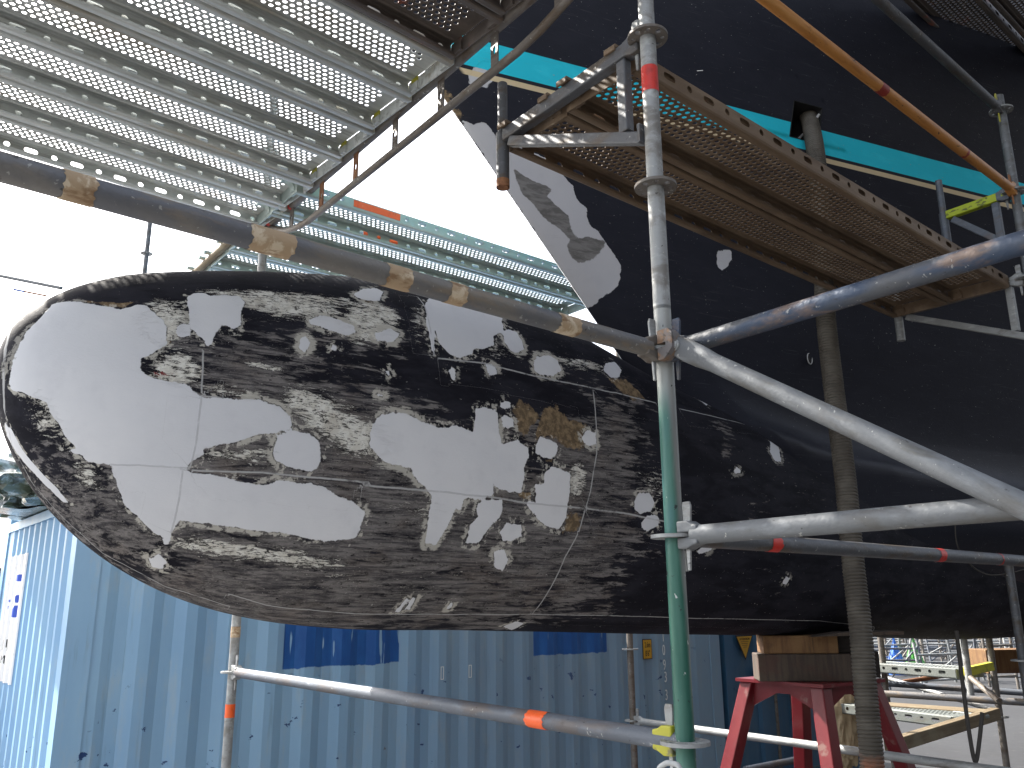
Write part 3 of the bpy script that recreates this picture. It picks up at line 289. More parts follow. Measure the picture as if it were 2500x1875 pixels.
def paint_material(name,hull=False):
    m,t,b=base(name,.45,0,.16 if hull else .12)
    hp=t.attr('hp').outputs['Vector']; A=lambda n: t.attr(n).outputs['Fac']
    fill,cream,tan,red,taupe,seam=[A(n) for n in ('fill','cream','tan','red','taupe','seam')]
    st=t.mapv(hp,(1.0,2.6,3.2)); st2=t.mapv(hp,(.8,3,4.5),(3,1,2))
    nb=t.noise(st,3.5,6,.62,.3); nf=t.noise(hp,38,6,.65); ns=t.noise(st2,9,7,.68,.4); ng=t.noise(hp,150,3,.6)
    wig=t.math('MULTIPLY',t.math('SUBTRACT',t.noise(hp,16,6,.65),.5),.022)
    wig2=t.math('MULTIPLY',t.math('SUBTRACT',nf,.5),.02)
    # dark antifouling, with worn blue-black and brown-grey layers
    col=t.mix(t.step(nb,.4,.62),(.022,.024,.034) if hull else (.010,.010,.015),(.025,.027,.038) if hull else (.021,.021,.029))
    bro=t.mix(t.step(ns,.38,.62),(.072,.067,.067),(.195,.183,.18)); bro=t.mix(t.math('MULTIPLY',t.step(ng,.56,.66),.5),bro,(.29,.27,.25))
    bro=t.mix(t.math('MULTIPLY',t.step(t.noise(hp,5,4),.5,.66),.3),bro,(.13,.10,.08))
    hs_n=t.noise(t.mapv(hp,(.55,5,11),(6,2,8)),7,6,.7); bro=t.mix(t.math('MULTIPLY',t.step(hs_n,.47,.60),.75),bro,(.035,.033,.040)); bro=t.mix(t.math('MULTIPLY',t.step(t.noise(t.mapv(hp,(.7,7,16),(1,9,2)),9,6,.7),.56,.64),.55),bro,(.26,.24,.23))
    tm=t.step(t.math('ADD',taupe,t.math('MULTIPLY',t.math('SUBTRACT',ns,.5),2.2)),.42,.62); col=t.mix(tm,col,bro)
    # cracks and chips of black through the worn coat
    ck=t.noise(t.mapv(hp,(1.2,2.5,4.2),(7,7,7)),22,6,.7,.8)
    col=t.mix(t.math('MULTIPLY',t.step(ck,.60,.64),t.step(taupe,.3,.6)),col,(.010,.010,.012))
    tanm=t.step(t.math('ADD',tan,t.math('MULTIPLY',t.math('SUBTRACT',t.noise(hp,24,6,.7),.5),1.7)),.45,.62)
    col=t.mix(tanm,col,t.mix(t.step(nf,.4,.65),(.13,.095,.06),(.29,.21,.125)))
    # old cream primer left in flakes and streaks
    fl=t.noise(t.mapv(hp,(.9,2.6,5.2),(1,5,9)),15,11,.80,.7)
    cv=t.math('ADD',t.math('MULTIPLY',cream,.46),t.math('SUBTRACT',fl,.5)); crm=t.step(cv,.275,.292)
    crc=t.mix(t.step(nf,.42,.6),(.62,.60,.54),(.74,.73,.68)); crc=t.mix(t.math('MULTIPLY',t.step(t.noise(hp,7,4),.52,.64),.5),crc,(.46,.42,.36))
    edge=t.math('MULTIPLY',t.step(cv,.243,.262),t.math('SUBTRACT',1.,crm)); col=t.mix(t.math('MULTIPLY',edge,.8),col,(.012,.012,.014))
    vo=t.add('ShaderNodeTexVoronoi',feature='DISTANCE_TO_EDGE'); vv=t.add('ShaderNodeVectorMath',operation='ADD'); nz_=t.add('ShaderNodeTexNoise'); t.link(t.mapv(hp,(1,1.4,1.8)),nz_.inputs['Vector']); nz_.inputs['Scale'].default_value=9; nz_.inputs['Detail'].default_value=5
    vs=t.add('ShaderNodeVectorMath',operation='SCALE'); vs.inputs['Scale'].default_value=.16; t.link(nz_.outputs['Color'],vs.inputs[0]); t.link(t.mapv(hp,(1,1.4,2.)),vv.inputs[0]); t.link(vs.outputs[0],vv.inputs[1]); t.link(vv.outputs[0],vo.inputs['Vector']); vo.inputs['Scale'].default_value=31
    cl=t.math('MULTIPLY',t.math('SUBTRACT',1.,t.step(vo.outputs['Distance'],.04,.09)),t.step(t.noise(hp,10,5,.65),.55,.60))
    blk=t.math('MAXIMUM',cl,t.math('MULTIPLY',t.step(t.noise(t.mapv(hp,(1.0,2.4,4.2),(4,4,4)),30,8,.75,.5),.545,.56),.92))
    crc=t.mix(blk,crc,t.mix(t.step(nf,.45,.55),(.015,.015,.017),(.13,.12,.11)))
    col=t.mix(crm,col,crc)
    fk=t.math('MULTIPLY',t.step(t.noise(t.mapv(hp,(1.,2.2,3.4),(8,3,6)),58,6,.75,.4),.645,.665),t.step(t.math('ADD',taupe,t.math('MULTIPLY',cream,.8)),.35,.7)); col=t.mix(t.math('MULTIPLY',fk,.85),col,(.50,.48,.44))
    rdm=t.step(t.math('ADD',red,t.math('MULTIPLY',t.math('SUBTRACT',t.noise(hp,30,6,.7,.9),.5),3.2)),.82,.95); col=t.mix(rdm,col,(.20,.045,.045))
    # fairing filler: flat grey patches with a ragged feathered rim
    fd=t.math('ADD',t.math('ADD',fill,wig),wig2)
    rim=t.math('MULTIPLY',t.step(t.math('ADD',fd,t.math('MULTIPLY',t.math('SUBTRACT',fl,.5),.09)),-.022,-.014),t.step(t.math('ADD',t.math('ADD',cream,taupe),.25),.2,.5))
    rim=t.math('MULTIPLY',rim,t.step(t.math('ADD',nf,t.math('MULTIPLY',t.math('SUBTRACT',t.noise(hp,4.2,4,.6),.5),.9)),.47,.53)); col=t.mix(t.math('MULTIPLY',rim,.9),col,(.50,.48,.43))
    dk=t.math('MULTIPLY',t.step(fd,-.0035,-.001),t.step(t.noise(hp,21,4,.6),.50,.58)); col=t.mix(t.math('MULTIPLY',dk,.7),col,(.02,.02,.022))
    fm=t.step(fd,.0,.003)
    fn=t.noise(t.mapv(hp,(1,1,1)),1.6,5,.55); fc=t.mix(t.step(fn,.35,.65),(.67,.68,.71),(.75,.755,.775)); fc=t.mix(t.math('MULTIPLY',t.step(t.noise(hp,9,6,.6),.5,.7),.3),fc,(.60,.605,.64))
    if hull:
        fc=t.mix(.5,fc,(.42,.42,.45))
        dkf=t.step(t.math('ADD',A('hdark'),t.math('ADD',t.math('MULTIPLY',wig,.6),wig2)),.0,.006); fc=t.mix(dkf,fc,t.mix(t.step(ns,.4,.6),(.15,.145,.14),(.24,.235,.23)))
    col=t.mix(fm,col,fc)
    # weld seams
    sw=t.math('ABSOLUTE',t.math('ADD',seam,t.math('MULTIPLY',wig2,.25))); sn=t.step(t.noise(hp,11,5,.7),.30,.5)
    smk=t.math('MULTIPLY',t.math('SUBTRACT',1.,t.step(sw,.0018,.0042)),sn); col=t.mix(t.math('MULTIPLY',smk,t.math('SUBTRACT',1.,t.math('MULTIPLY',fm,.55))),col,t.mix(fm,(.42,.42,.42),(.36,.36,.38)))
    if hull:
        sp=t.add('ShaderNodeSeparateXYZ'); t.link(hp,sp.inputs[0]); z=sp.outputs[2]
        band=lambda a,c: t.math('MULTIPLY',t.step(z,a-.001,a+.001),t.math('SUBTRACT',1.,t.step(z,c-.001,c+.001)))
        kk=t.step(A('kk'),.17,.20)
        col=t.mix(t.math('MULTIPLY',band(2.645,2.785),kk),col,t.mix(t.step(nb,.5,.7),(.028,.62,.80),(.04,.68,.86))); 
        col=t.mix(t.math('MULTIPLY',band(2.598,2.626),kk),col,(.68,.56,.36))
        sc=t.noise(t.mapv(hp,(3,1,60),(2,2,2)),2,5); col=t.mix(t.math('MULTIPLY',t.step(sc,.62,.72),.12),col,(.2,.2,.22))
    # small white specks and scratches
    spk=t.math('MULTIPLY',t.step(t.noise(t.mapv(hp,(1,1,1.6),(9,2,4)),62,4,.6,.5),.70,.715),t.math('SUBTRACT',1.,fm)); col=t.mix(t.math('MULTIPLY',spk,.75),col,(.45,.44,.42))
    t.link(col,b.inputs['Base Color'])
    r=t.math('ADD',.34 if hull else .66,t.math('MULTIPLY',nf,.2)); r=t.mix(fm,r,t.math('ADD',.40,t.math('MULTIPLY',fn,.15))); r=t.mix(crm,r,(.75,.75,.75)) ; t.link(r,b.inputs['Roughness'])
    hgt=t.math('ADD',t.math('MULTIPLY',fm,.8),t.math('ADD',t.math('MULTIPLY',crm,.5),t.math('MULTIPLY',t.math('ADD',nf,ck),.35)))
    hgt=t.math('ADD',hgt,t.math('MULTIPLY',smk,.4))
    bp=t.add('ShaderNodeBump'); bp.inputs['Strength'].default_value=.55; bp.inputs['Distance'].default_value=.0035; t.link(hgt,bp.inputs['Height']); t.link(bp.outputs[0],b.inputs['Normal'])
    return m
M['bulb']=paint_material('stripped_bulb_coating'); M['hull']=paint_material('dark_hull_coating',True)
def grid_mesh(name,V,wrap=False):
    n,m=V.shape[:2]; idx=np.arange(n*m).reshape(n,m)
    if wrap: nx=np.roll(idx,-1,axis=1); q=np.stack([idx[:-1],nx[:-1],nx[1:],idx[1:]],-1).reshape(-1,4)
    else: q=np.stack([idx[:-1,:-1],idx[:-1,1:],idx[1:,1:],idx[1:,:-1]],-1).reshape(-1,4)
    me=bpy.data.meshes.new(name); me.vertices.add(n*m); me.vertices.foreach_set('co',V.reshape(-1).astype(np.float32))
    me.loops.add(q.size); me.loops.foreach_set('vertex_index',q.ravel().astype(np.int32)); me.polygons.add(len(q)); me.polygons.foreach_set('loop_start',np.arange(0,q.size,4,dtype=np.int32)); me.update(calc_edges=True)
    me.polygons.foreach_set('use_smooth',np.ones(len(q),bool)); return me
yacht=empty('yacht','dark hulled yacht with cyan waterline stripe and patched grey bow bulb','yacht')
sv=np.concatenate([np.linspace(0,1,90)**2*.35,np.arange(.36,4.6,.0095),np.arange(4.65,14,.15)])
near=np.linspace(-PI/2-.25,PI/2+.35,270); far=np.linspace(PI/2+.35,1.5*PI-.25,40)[1:-1]; ph=np.concatenate([near,far])
V,X,Z=bulb_surf(sv,ph); me=grid_mesh('bow_bulb',V[:, ::-1],True)
PHv=np.tile(ph[::-1],(len(sv),1)); SS=np.repeat(sv[:,None],len(ph),1); P2=np.stack([SS.ravel(),(PHv*.62).ravel()],1)
vattr(me,'hp',np.stack([SS,X[:, ::-1],Z[:, ::-1]],-1))
P3=P2.copy(); mf=P3[:,1]>(PI/2+.5)*.62; P3[mf,1]=PI*.62-P3[mf,1]; P3[mf,0]+=.35
fl=np.full(len(P2),-.15)
for p in FILL: fl=np.maximum(fl,sdf(P3,p))
sm=np.full(len(P2),.1)
for p in SEAM:
    d=lined(P3,p); sm=np.where(np.abs(d)<np.abs(sm),d,sm)
tq=P2[:,1]; cap=np.where((P2[:,0]>.02)&(tq>.5)&(tq<1.6),.815-tq,.15); fl=np.where(P2[:,0]<1.0,np.minimum(fl,cap),fl)
dk=soft(P3,DARK); dk=np.maximum(dk,np.where(P2[:,0]<1.0,np.clip((tq-.80)/.04,0,1)*(tq<1.6),0)); tp=soft(P3,TAUPE)*(1-.85*dk); cr=soft(P3,CREAM)*(1-.8*dk); tp=np.where(mf,np.maximum(tp,.5),tp)
# soft noise floor so that the worn coat fades out gradually towards the stern
fattr(me,'fill',fl); fattr(me,'seam',sm); fattr(me,'cream',cr); fattr(me,'taupe',tp); fattr(me,'tan',soft(P3,TAN)); fattr(me,'red',soft(P3,RED))
me.materials.append(M['bulb']); bulb=link('bow_bulb',me,yacht)
# hull shell
HK=[2.38,2.56]; kz=np.concatenate([np.linspace(0,.3,26)**1.0,np.arange(.312,4.4,.022),np.arange(4.5,22,.3)])
zz=np.concatenate([np.arange(-.06,1.0,.05),np.arange(1.0,4.4,.02),np.arange(4.45,13,.15)])
K,ZZ=np.meshgrid(kz,zz,indexing='ij'); wv=hull_w(K,ZZ); s_=K+s_stem(ZZ); zt=np.interp(s_,*ZTS)
wv=wv+.22*np.exp(-np.clip(ZZ-zt+.12,0,9)/.14)*np.clip(K/.5,0,1)
bot=np.clip((ZZ+.07)/.5,0,1); wv=np.where(ZZ<.45,wv*np.sqrt(bot)+1e-4,wv)
def side(sign):
    V=np.stack([TX+s_*AX[0]+sign*wv*NX[0],TY+s_*AX[1]+sign*wv*NX[1],ZZ+H],-1)
    me=grid_mesh('hull_side',V if sign>0 else V[:, ::-1]); KF,ZF,SF,WF=[a if sign>0 else a[:, ::-1] for a in (K,ZZ,s_,wv*sign)]
    vattr(me,'hp',np.stack([SF,WF,ZF],-1)); P=np.stack([KF.ravel(),ZF.ravel()],1)
    fl=np.full(len(P),-.15); hd=np.full(len(P),-.15)
    for p in HFILL: fl=np.maximum(fl,sdf(P,p))
    for p in HDARK: hd=np.maximum(hd,sdf(P,p))
    fattr(me,'fill',fl); fattr(me,'hdark',hd); fattr(me,'kk',KF.ravel())
    fattr(me,'cream',np.where(ZF.ravel()<1.5,.10,-.2)); fattr(me,'taupe',-.35+.8*np.exp(-((ZF.ravel()-1.9)/.5)**2)*np.exp(-(KF.ravel()/.25))); fattr(me,'tan',.75*np.exp(-((ZF.ravel()-2.45)/.12)**2)*np.exp(-(KF.ravel()/.05))); fattr(me,'red',np.zeros(len(P))); fattr(me,'seam',np.full(len(P),.1))
    me.materials.append(M['hull']); return me
me=side(1)
# cut the square opening for the hose
bm=bmesh.new(); bm.from_mesh(me); lay=bm.verts.layers.float_vector['hp']
h0,h1,z0,z1=3.815,4.025,2.70,2.915
def cut(val,axis):
    fs=[f for f in bm.faces if all(3.6<v[lay].x<4.25 and 2.5<v[lay].z<3.1 for v in f.verts)]
    geom=list(set(fs)|set(e for f in fs for e in f.edges)|set(v for f in fs for v in f.verts))
    if axis=='z': co=Vector((0,0,val+H)); no=Vector((0,0,1))
    else: co=Vector((TX+val*AX[0],TY+val*AX[1],0)); no=Vector((AX[0],AX[1],0))
    bmesh.ops.bisect_plane(bm,geom=geom,plane_co=co,plane_no=no)
for v_ in (h0,h1): cut(v_,'s')
for v_ in (z0,z1): cut(v_,'z')
kill=[]
for f in bm.faces:
    c=f.calc_center_median(); s_c=(c.x-TX)*AX[0]+(c.y-TY)*AX[1]
    if h0<s_c<h1 and z0<c.z-H<z1 and ((c.x-TX)*NX[0]+(c.y-TY)*NX[1])>0: kill.append(f)
bmesh.ops.delete(bm,geom=kill,context='FACES'); bm.to_mesh(me); bm.free()
link('hull_side',me,yacht); link('hull_side',side(-1),yacht)
def HP(s,n,z): return Vector((TX+s*AX[0]+n*NX[0],TY+s*AX[1]+n*NX[1],z+H))
def hw(s,z): return float(hull_w(np.array(s-s_stem(z)),np.array(z)))
# recess behind the opening: thin plate edges, dark inside
M['dark_inside']=mat('dark_recess',(.012,.012,.013),(),.8)
M['bare_edge']=mat('bare_metal_edge',(.45,.45,.45),[((.15,.15,.15),s2,5,.5,.65,.6)],.5,.3)
r=MB(); A4=[(h0,z0),(h1,z0),(h1,z1),(h0,z1)]
fr=[HP(a,hw(a,b)-.001,b) for a,b in A4]; bk=[HP(a,hw(a,b)-.32,b) for a,b in A4]
r.add(fr+bk,[(0,1,5,4),(1,2,6,5),(2,3,7,6),(3,0,4,7),(4,5,6,7)]); r.build('opening_recess',M['dark_inside'],yacht)
r=MB()
for i in range(4):
    a,b=A4[i],A4[(i+1)%4]
    r.sweep([HP(a[0],hw(*a)+.001,a[1]),HP(b[0],hw(*b)+.001,b[1])],.003,6)
r.build('opening_edge',M['dark_inside'],yacht)
r=MB(); r.sweep([HP(4.0,hw(4.,2.86)+.012,2.868),HP(3.97,hw(3.97,2.8)-.02,2.79),HP(3.95,hw(3.97,2.8)-.1,2.74)],.008,8); r.build('opening_strap',M['bare_edge'],yacht)
# small drain outlet in the hull
r=MB(); sd_,zd=1.413+s_stem(1.442),1.442; wd_=hw(sd_,zd)+.22*math.exp(-max(zd-np.interp(sd_,*ZTS)+.12,0)/.14)
c=HP(sd_,wd_+.004,zd); n3=Vector((NX[0],NX[1],0)); u3=Vector((AX[0],AX[1],0))
ring=[c+u3*(.024*math.cos(a))+Vector((0,0,.034*math.sin(a))) for a in np.linspace(0,2*PI,25)]
r.sweep(ring,.0035,6,False); r.build('drain_outlet',M['bare_edge'],yacht,True)
r=MB(); r.add([c+u3*(.024*math.cos(a))+Vector((0,0,.034*math.sin(a)))-n3*.001 for a in np.linspace(0,2*PI,24,endpoint=False)],[tuple(range(24))]); r.build('drain_opening',M['dark_inside'],yacht)
# ------------------------------------------------------------------ scaffold system parts
TR=.02415
N=(.42,2.25); U=Vector((.614,-.789,0)); N2=(2.76,4.26); VB=Vector((N2[0]-N[0],N2[1]-N[1],0)).normalized(); VA=Vector((.775,.632,0)).normalized()
VD=Vector((.743,.669,0)).normalized()
P_=(N[0]-U.x*3.07,N[1]-U.y*3.07)
LV=lambda i: -.3325+.5*i         # rosette levels relative to eye height
_ros=None
def rosette_mesh():
    b=MB(); th=.0045
    for k in range(8):
        a0=2*PI*(k-.5)/8
        big=(k%2==0)
        for z,w_ in ((th,-2*th),(-th,None)):
            fn=lambda u,v,w0,z=z: ((.026+.035*v)*math.cos(a0+u*2*PI/8),(.026+.035*v)*math.sin(a0+u*2*PI/8),z+w0)
            b.cell(fn,0,1,0,1,.26 if big else .17,.30 if big else .2,8,0,w_)
    n=48
    for i in range(n):
        a,c=2*PI*i/n,2*PI*(i+1)/n
        for r in (.061,.0262):
            b.add([(r*math.cos(a),r*math.sin(a),-th),(r*math.cos(c),r*math.sin(c),-th),(r*math.cos(c),r*math.sin(c),th),(r*math.cos(a),r*math.sin(a),th)],[(0,1,2,3)])
    return b.mesh('rosette',M['galv'],True,30)
ROS=rosette_mesh()
def weld(r0=.0242,r1=.0285): pass
def standard(name,label,xy,h0,h1,m,levels,rot=0.,group=None,rmat=None,spigot=True,tapes=()):
    root=empty(name,label,'scaffold pole',group,W(xy[0],xy[1],h0)); root.rotation_euler=(0,0,rot); L=h1-h0
    b=MB(); b.sweep([(0,0,0),(0,0,L)],TR,32); b.build('tube',m,root,True)
    if spigot:
        b=MB(); b.sweep([(0,0,L-.001),(0,0,L+.0)],TR,8); 
    for i in levels:
        z=LV(i)-h0; me=ROS.copy() if rmat else ROS
        if rmat: me.materials[0]=rmat
        o=link('rosette',me,root); o.location=(0,0,z)
    for z,hh,mm in tapes:
        b=MB(); b.sweep([(0,0,z-h0),(0,0,z-h0+hh)],TR+.0009,32,False); b.build('tape',mm,root,True)
    return root
def head_parts(root,x,sg,m,mw,wmat=None):
    """ledger end: cast head gripping the rosette and the wedge driven through it; sg=+1 points along +x from the pole"""
    b=MB(); f=lambda q: x+sg*q
    prof=[(.0265,-.034),(.0265,-.006),(.064,-.006),(.064,.006),(.0265,.006),(.0265,.036),(.060,.036),(.075,.027),(.092,.0235),(.092,-.0235),(.075,-.027),(.055,-.036)]
    b.prism(prof,lambda a,c,d:(f(a),d,c),-.021,.021)
    o=b.build('ledger_head',m,root)
    bv=o.modifiers.new('bevel','BEVEL'); bv.width=.004; bv.segments=2; bv.limit_method='ANGLE'
    b=MB(); b.prism([(.042,-.088),(.050,-.088),(.054,-.03),(.062,.075),(.058,.086),(.036,.086),(.034,.075),(.040,-.03)],lambda a,c,d:(f(a),d,c),-.0035,.0035)
    o=b.build('wedge',wmat or mw,root); bv=o.modifiers.new('bevel','BEVEL'); bv.width=.0015; bv.segments=2
def ledger(name,label,A,B,m,group=None,heads=(1,1),tapes=(),hm=None,wm=None,yz=0.):
    A=Vector(A);B=Vector(B);L=(B-A).length; root=empty(name,label,'scaffold tube',group,mx=frame(A,B-A))
    b=MB(); nseg=24
    b.sweep([(.07 if heads[0] else 0,0,0),(L*.5,0,yz),(L-.07 if heads[1] else L,0,0)],TR,32); b.build('tube',m,root,True)
    if heads[0]: head_parts(root,0,1,hm or m,wm or M['galv'])
    if heads[1]: head_parts(root,L,-1,hm or m,wm or M['galv'])
    for x,wd,mm in tapes:
        b=MB(); nn=32; rr=random.Random(int(x*991))
        va=[];vb=[]
        for k in range(nn):
            a=2*PI*k/nn; ja=rr.uniform(-.004,.004); jb=rr.uniform(-.004,.004); r_=TR+.0011
            va.append((x+ja,r_*math.cos(a),r_*math.sin(a))); vb.append((x+wd+jb,r_*math.cos(a),r_*math.sin(a)))
        b.add(va+vb,[(k,(k+1)%nn,nn+(k+1)%nn,nn+k) for k in range(nn)]); b.build('tape',mm,root,True)
    return root
# --- perforated deck
def deck_mesh(L,mname,mat_):
    b=MB(); Wd=.32; pu=.0305; rows=8; pv=.0262; x0=.10; n=int((L-.2)/pu); v0=-rows*pv/2
    top=lambda u,v,w_: (u,v,w_)
    for r in range(rows):
        off=pu/2 if r%2 else 0; va=v0+r*pv
        for i in range(n-(1 if r%2 else 0)):
            b.cell(top,x0+off+i*pu,x0+off+(i+1)*pu,va,va+pv,.0098,.0098,8,0,-.003)
        if r%2:
            for q in (x0,x0+(n-.5)*pu): b.add([(q,va,0),(q+pu/2,va,0),(q+pu/2,va+pv,0),(q,va+pv,0)],[(0,1,2,3)])
    xe=x0+n*pu
    for a,c in ((.045,x0),(xe,L-.045)): b.add([(a,v0,0),(c,v0,0),(c,-v0,0),(a,-v0,0)],[(0,1,2,3)])
    for sg in (-1,1):
        ys=[(abs(v0),0),(.122,-.001),(.128,-.006),(.136,-.006),(.142,0),(.154,0),(.16,-.004)]
        for (a,za),(c,zc) in zip(ys[:-1],ys[1:]): b.add([(.045,sg*a,za),(L-.045,sg*a,za),(L-.045,sg*c,zc),(.045,sg*c,zc)],[(0,1,2,3)])
        web=lambda u,v,w_,sg=sg: (u,sg*(.16-w_),v)
        pitch=.105; nn=int((L-.14)/pitch); xs=.045
        for i in range(nn):
            ua=xs+i*pitch; slot=.017 if i%2 else 0
            b.cell(web,ua,ua+pitch,-.062,-.004,.0135,.0125,16,slot,.002,cv=-.030)
        ua=xs+nn*pitch; b.add([web(ua,-.062,0),web(L-.045,-.062,0),web(L-.045,-.004,0),web(ua,-.004,0)],[(0,1,2,3)])
        lip=[(.16,-.062),(.157,-.069),(.150,-.072),(.132,-.072),(.127,-.068),(.127,-.056)]
        for (a,za),(c,zc) in zip(lip[:-1],lip[1:]): b.add([(.045,sg*a,za),(L-.045,sg*a,za),(L-.045,sg*c,zc),(.045,sg*c,zc)],[(0,1,2,3)])
    return b.mesh(mname,mat_,True,25)
def endcap_mesh(m):
    b=MB(); b.prism([(-.158,-.070),(.158,-.070),(.158,-.003),(-.158,-.003)],lambda a,c,d:(d,a,c),.040,.0445)
    for y in (-.11,.11): b.box((.0445,y-.03,-.066),(.056,y+.03,-.030))
    return b.mesh('end_cap',m)
def hook_mesh(m):
    b=MB(); prof=[(.05,-.05),(.05,-.002),(.02,.006),(-.028,.006),(-.034,-.002),(-.034,-.018),(-.027,-.018),(-.026,-.004),(.006,-.004),(.022,-.012),(.034,-.03),(.036,-.05)]
    b.prism(prof,lambda a,c,d:(a,d,c),-.022,.022); return b.mesh('hook',m)
DK={}
def plank(label,origin,d,L,mkey,group,name='scaffold_plank',capmat='galv',hookmat='yellow'):
    k=(L,mkey)
    if k not in DK: DK[k]=(deck_mesh(L,'deck_sheet',M[mkey]),endcap_mesh(M[mkey]),hook_mesh(M[hookmat if mkey in('deck',) else mkey]))
    dm,em,hm=DK[k]; root=empty(name,label,'scaffold plank',group,mx=frame(origin,d))
    link('deck_sheet',dm,root); e=link('end_cap',em,root); e2=link('end_cap',em,root); e2.rotation_euler=(0,0,PI); e2.location=(L,0,0)
    for x,r in ((0,0),(L,PI)):
        for y in (-.11,.11):
            h_=link('hook',hm,root); h_.location=(x,y,0); h_.rotation_euler=(0,0,r)
    return root
ZT=TR+.008
# near standards: the green lower tube and the galvanised one plugged on top of it
gn='scaffold poles of the bay beside the bulb'
standard('scaffold_standard','green painted lower pole with a flat ring disc, nearest of all, before the dark hull',N,-H+.02,.80,M['green'],(-2,-1,0,1,2),PI/8+math.atan2(U.y,U.x)-PI/8,gn,M['galv'])
standard('scaffold_standard','galvanised pole with a red band, plugged on top of the green one',N,.79,4.4,M['galv'],(3,4,5,6,7,8),math.atan2(U.y,U.x),gn,M['steel_dirty'],tapes=[(1.475,.085,M['red_paint'])])
c_=MB(); c_.sweep([(0,0,-.012),(0,0,.012)],TR+.0016,32); 
standard('scaffold_standard','pole with two orange bands showing below the bulb nose',P_,-H+.02,3.2,M['galv'],(-2,-1,0,1,2,3,4,5,6),math.atan2(U.y,U.x),gn,tapes=[(-.16,.055,M['tan_tape']),(-.555,.065,M['orange_tape'])])
Q_=(.87,6.67)
standard('scaffold_standard','slim distant pole in front of the number digits on the blue container',Q_,-H+.02,2.3,M['steel_dirty'],(-2,-1,0,1,2,3,4,5),.2,gn)
standard('scaffold_standard','grey pole at the right edge where the ochre tube ends',N2,-H+.02,2.76,M['galv_light'],(-2,-1,0,1,2,3,4,5,6),math.atan2(U.y,U.x),gn)
zl=lambda i: LV(i)
def NP(i,o=(0,0)): return W(N[0],N[1],LV(i))
gl='horizontal scaffold tubes'
def end(A,d,L): return A+d*L
A=NP(2); ledger('scaffold_ledger','dark grey tube with brown tape bands running from upper left in front of the bulb',A,A-VB*3.07,M['tube_black'],gl,(1,1),[(x,w_,M['tan_tape']) for x,w_ in ((.345,.07),(.70,.045),(.845,.06),(1.115,.085),(1.47,.05))],hm=M['steel_dirty'],wm=M['galv'])
ledger('scaffold_ledger','worn blue black tube rising to the right edge above the pale diagonal tube',A,A+U*3.07,M['tube_blue'],gl,wm=M['tube_blue'])
B=NP(1); ledger('scaffold_ledger','pale galvanised tube at the ring disc halfway down the green pole',B,B+U*3.07,M['galv_light'],gl,wm=M['galv'])
B=NP(1)+VB*0; ledger('scaffold_ledger','dark tube with red marks behind the pale tube, low against the hull',B,B+VB*3.07,M['galv_dark'],gl,tapes=[(.42,.05,M['red_paint']),(1.52,.05,M['red_paint']),(2.1,.012,M['red_paint']),(2.65,.02,M['red_paint'])])
A=NP(0); Pp=W(P_[0],P_[1],LV(0)); r_=ledger('scaffold_ledger','grey tube with an orange band crossing low in front of the blue container',A,Pp,M['galv_blue'],gl,(0,1),tapes=[(.52,.085,M['orange_tape'])],hm=M['galv'],wm=M['galv']); head_parts(r_,0,1,M['yellow'],M['galv'])
A=W(Q_[0],Q_[1],LV(-1)); B=W(N2[0],N2[1],LV(-1)); ledger('scaffold_ledger','lowest grey tube passing behind the legs of the red stand',A,B,M['galv'],gl)
A=NP(5); ledger('scaffold_ledger','ochre orange tube with a dark red band, high up at the right',NP(5),W(*N2,LV(5)),M['orange_tube'],gl,tapes=[(1.55,.06,M['red_tube']),(2.42,.02,M['red_tube'])],wm=M['rust'])
# rails fixed at the levels above the lower brackets
def lev(i,xy): return W(xy[0],xy[1],LV(i))
ledger('scaffold_ledger','black rail above the ochre tube at the upper right',lev(6,N),lev(6,N2),M['galv_dark'],gl,wm=M['yellow'])
# diagonal brace in front of everything at the right
A=NP(2)+Vector((0,0,-.005))+U*.075+Vector((-U.y,U.x,0)).normalized()*-.035; Bq=A+U*2.95+Vector((0,0,-1.86))
root=empty('scaffold_brace','pale diagonal tube with a flattened pinned end falling to the lower right','scaffold brace',mx=frame(A,Bq-A))
L=(Bq-A).length; b=MB(); xs=[-.035,-.02,.02,.05,.09,.14,L-.14,L-.09,L-.05,L+.03]; ov=[(.5,.2),(.9,.22),(1.2,.22),(1.25,.25),(1.2,.6),(1,1),(1,1),(1.2,.6),(1.25,.25),(.9,.2)]
b.sweep([(x,0,0) for x in xs],TR,32,True,0,ov); b.build('tube',M['galv_light'],root,True,60)
for x in (.0,L):
    b=MB(); b.sweep([(x,-.016,0),(x,.016,0)],.011,20); b.sweep([(x,-.010,0),(x,.010,0)],.015,20); b.build('pin',M['galv'],root,True)
b=MB(); prof=[(-.06,-.06),(-.035,-.06),(.018,-.03),(.022,.022),(-.01,.03),(-.06,.03)]
hd=MB(); 
rt=frame(NP(2),U); inv=frame(A,Bq-A).inverted()
hd.prism([(.028,-.040),(.028,-.006),(.064,-.006),(.064,.006),(.028,.006),(.028,.042),(.074,.042),(.092,.028),(.092,-.012),(.07,-.030),(.052,-.040)],lambda a,c,d: inv@(rt@Vector((a*.8+.008,d-.045,c))),-.016,.016)
hd.build('brace_head',M['head'],root)
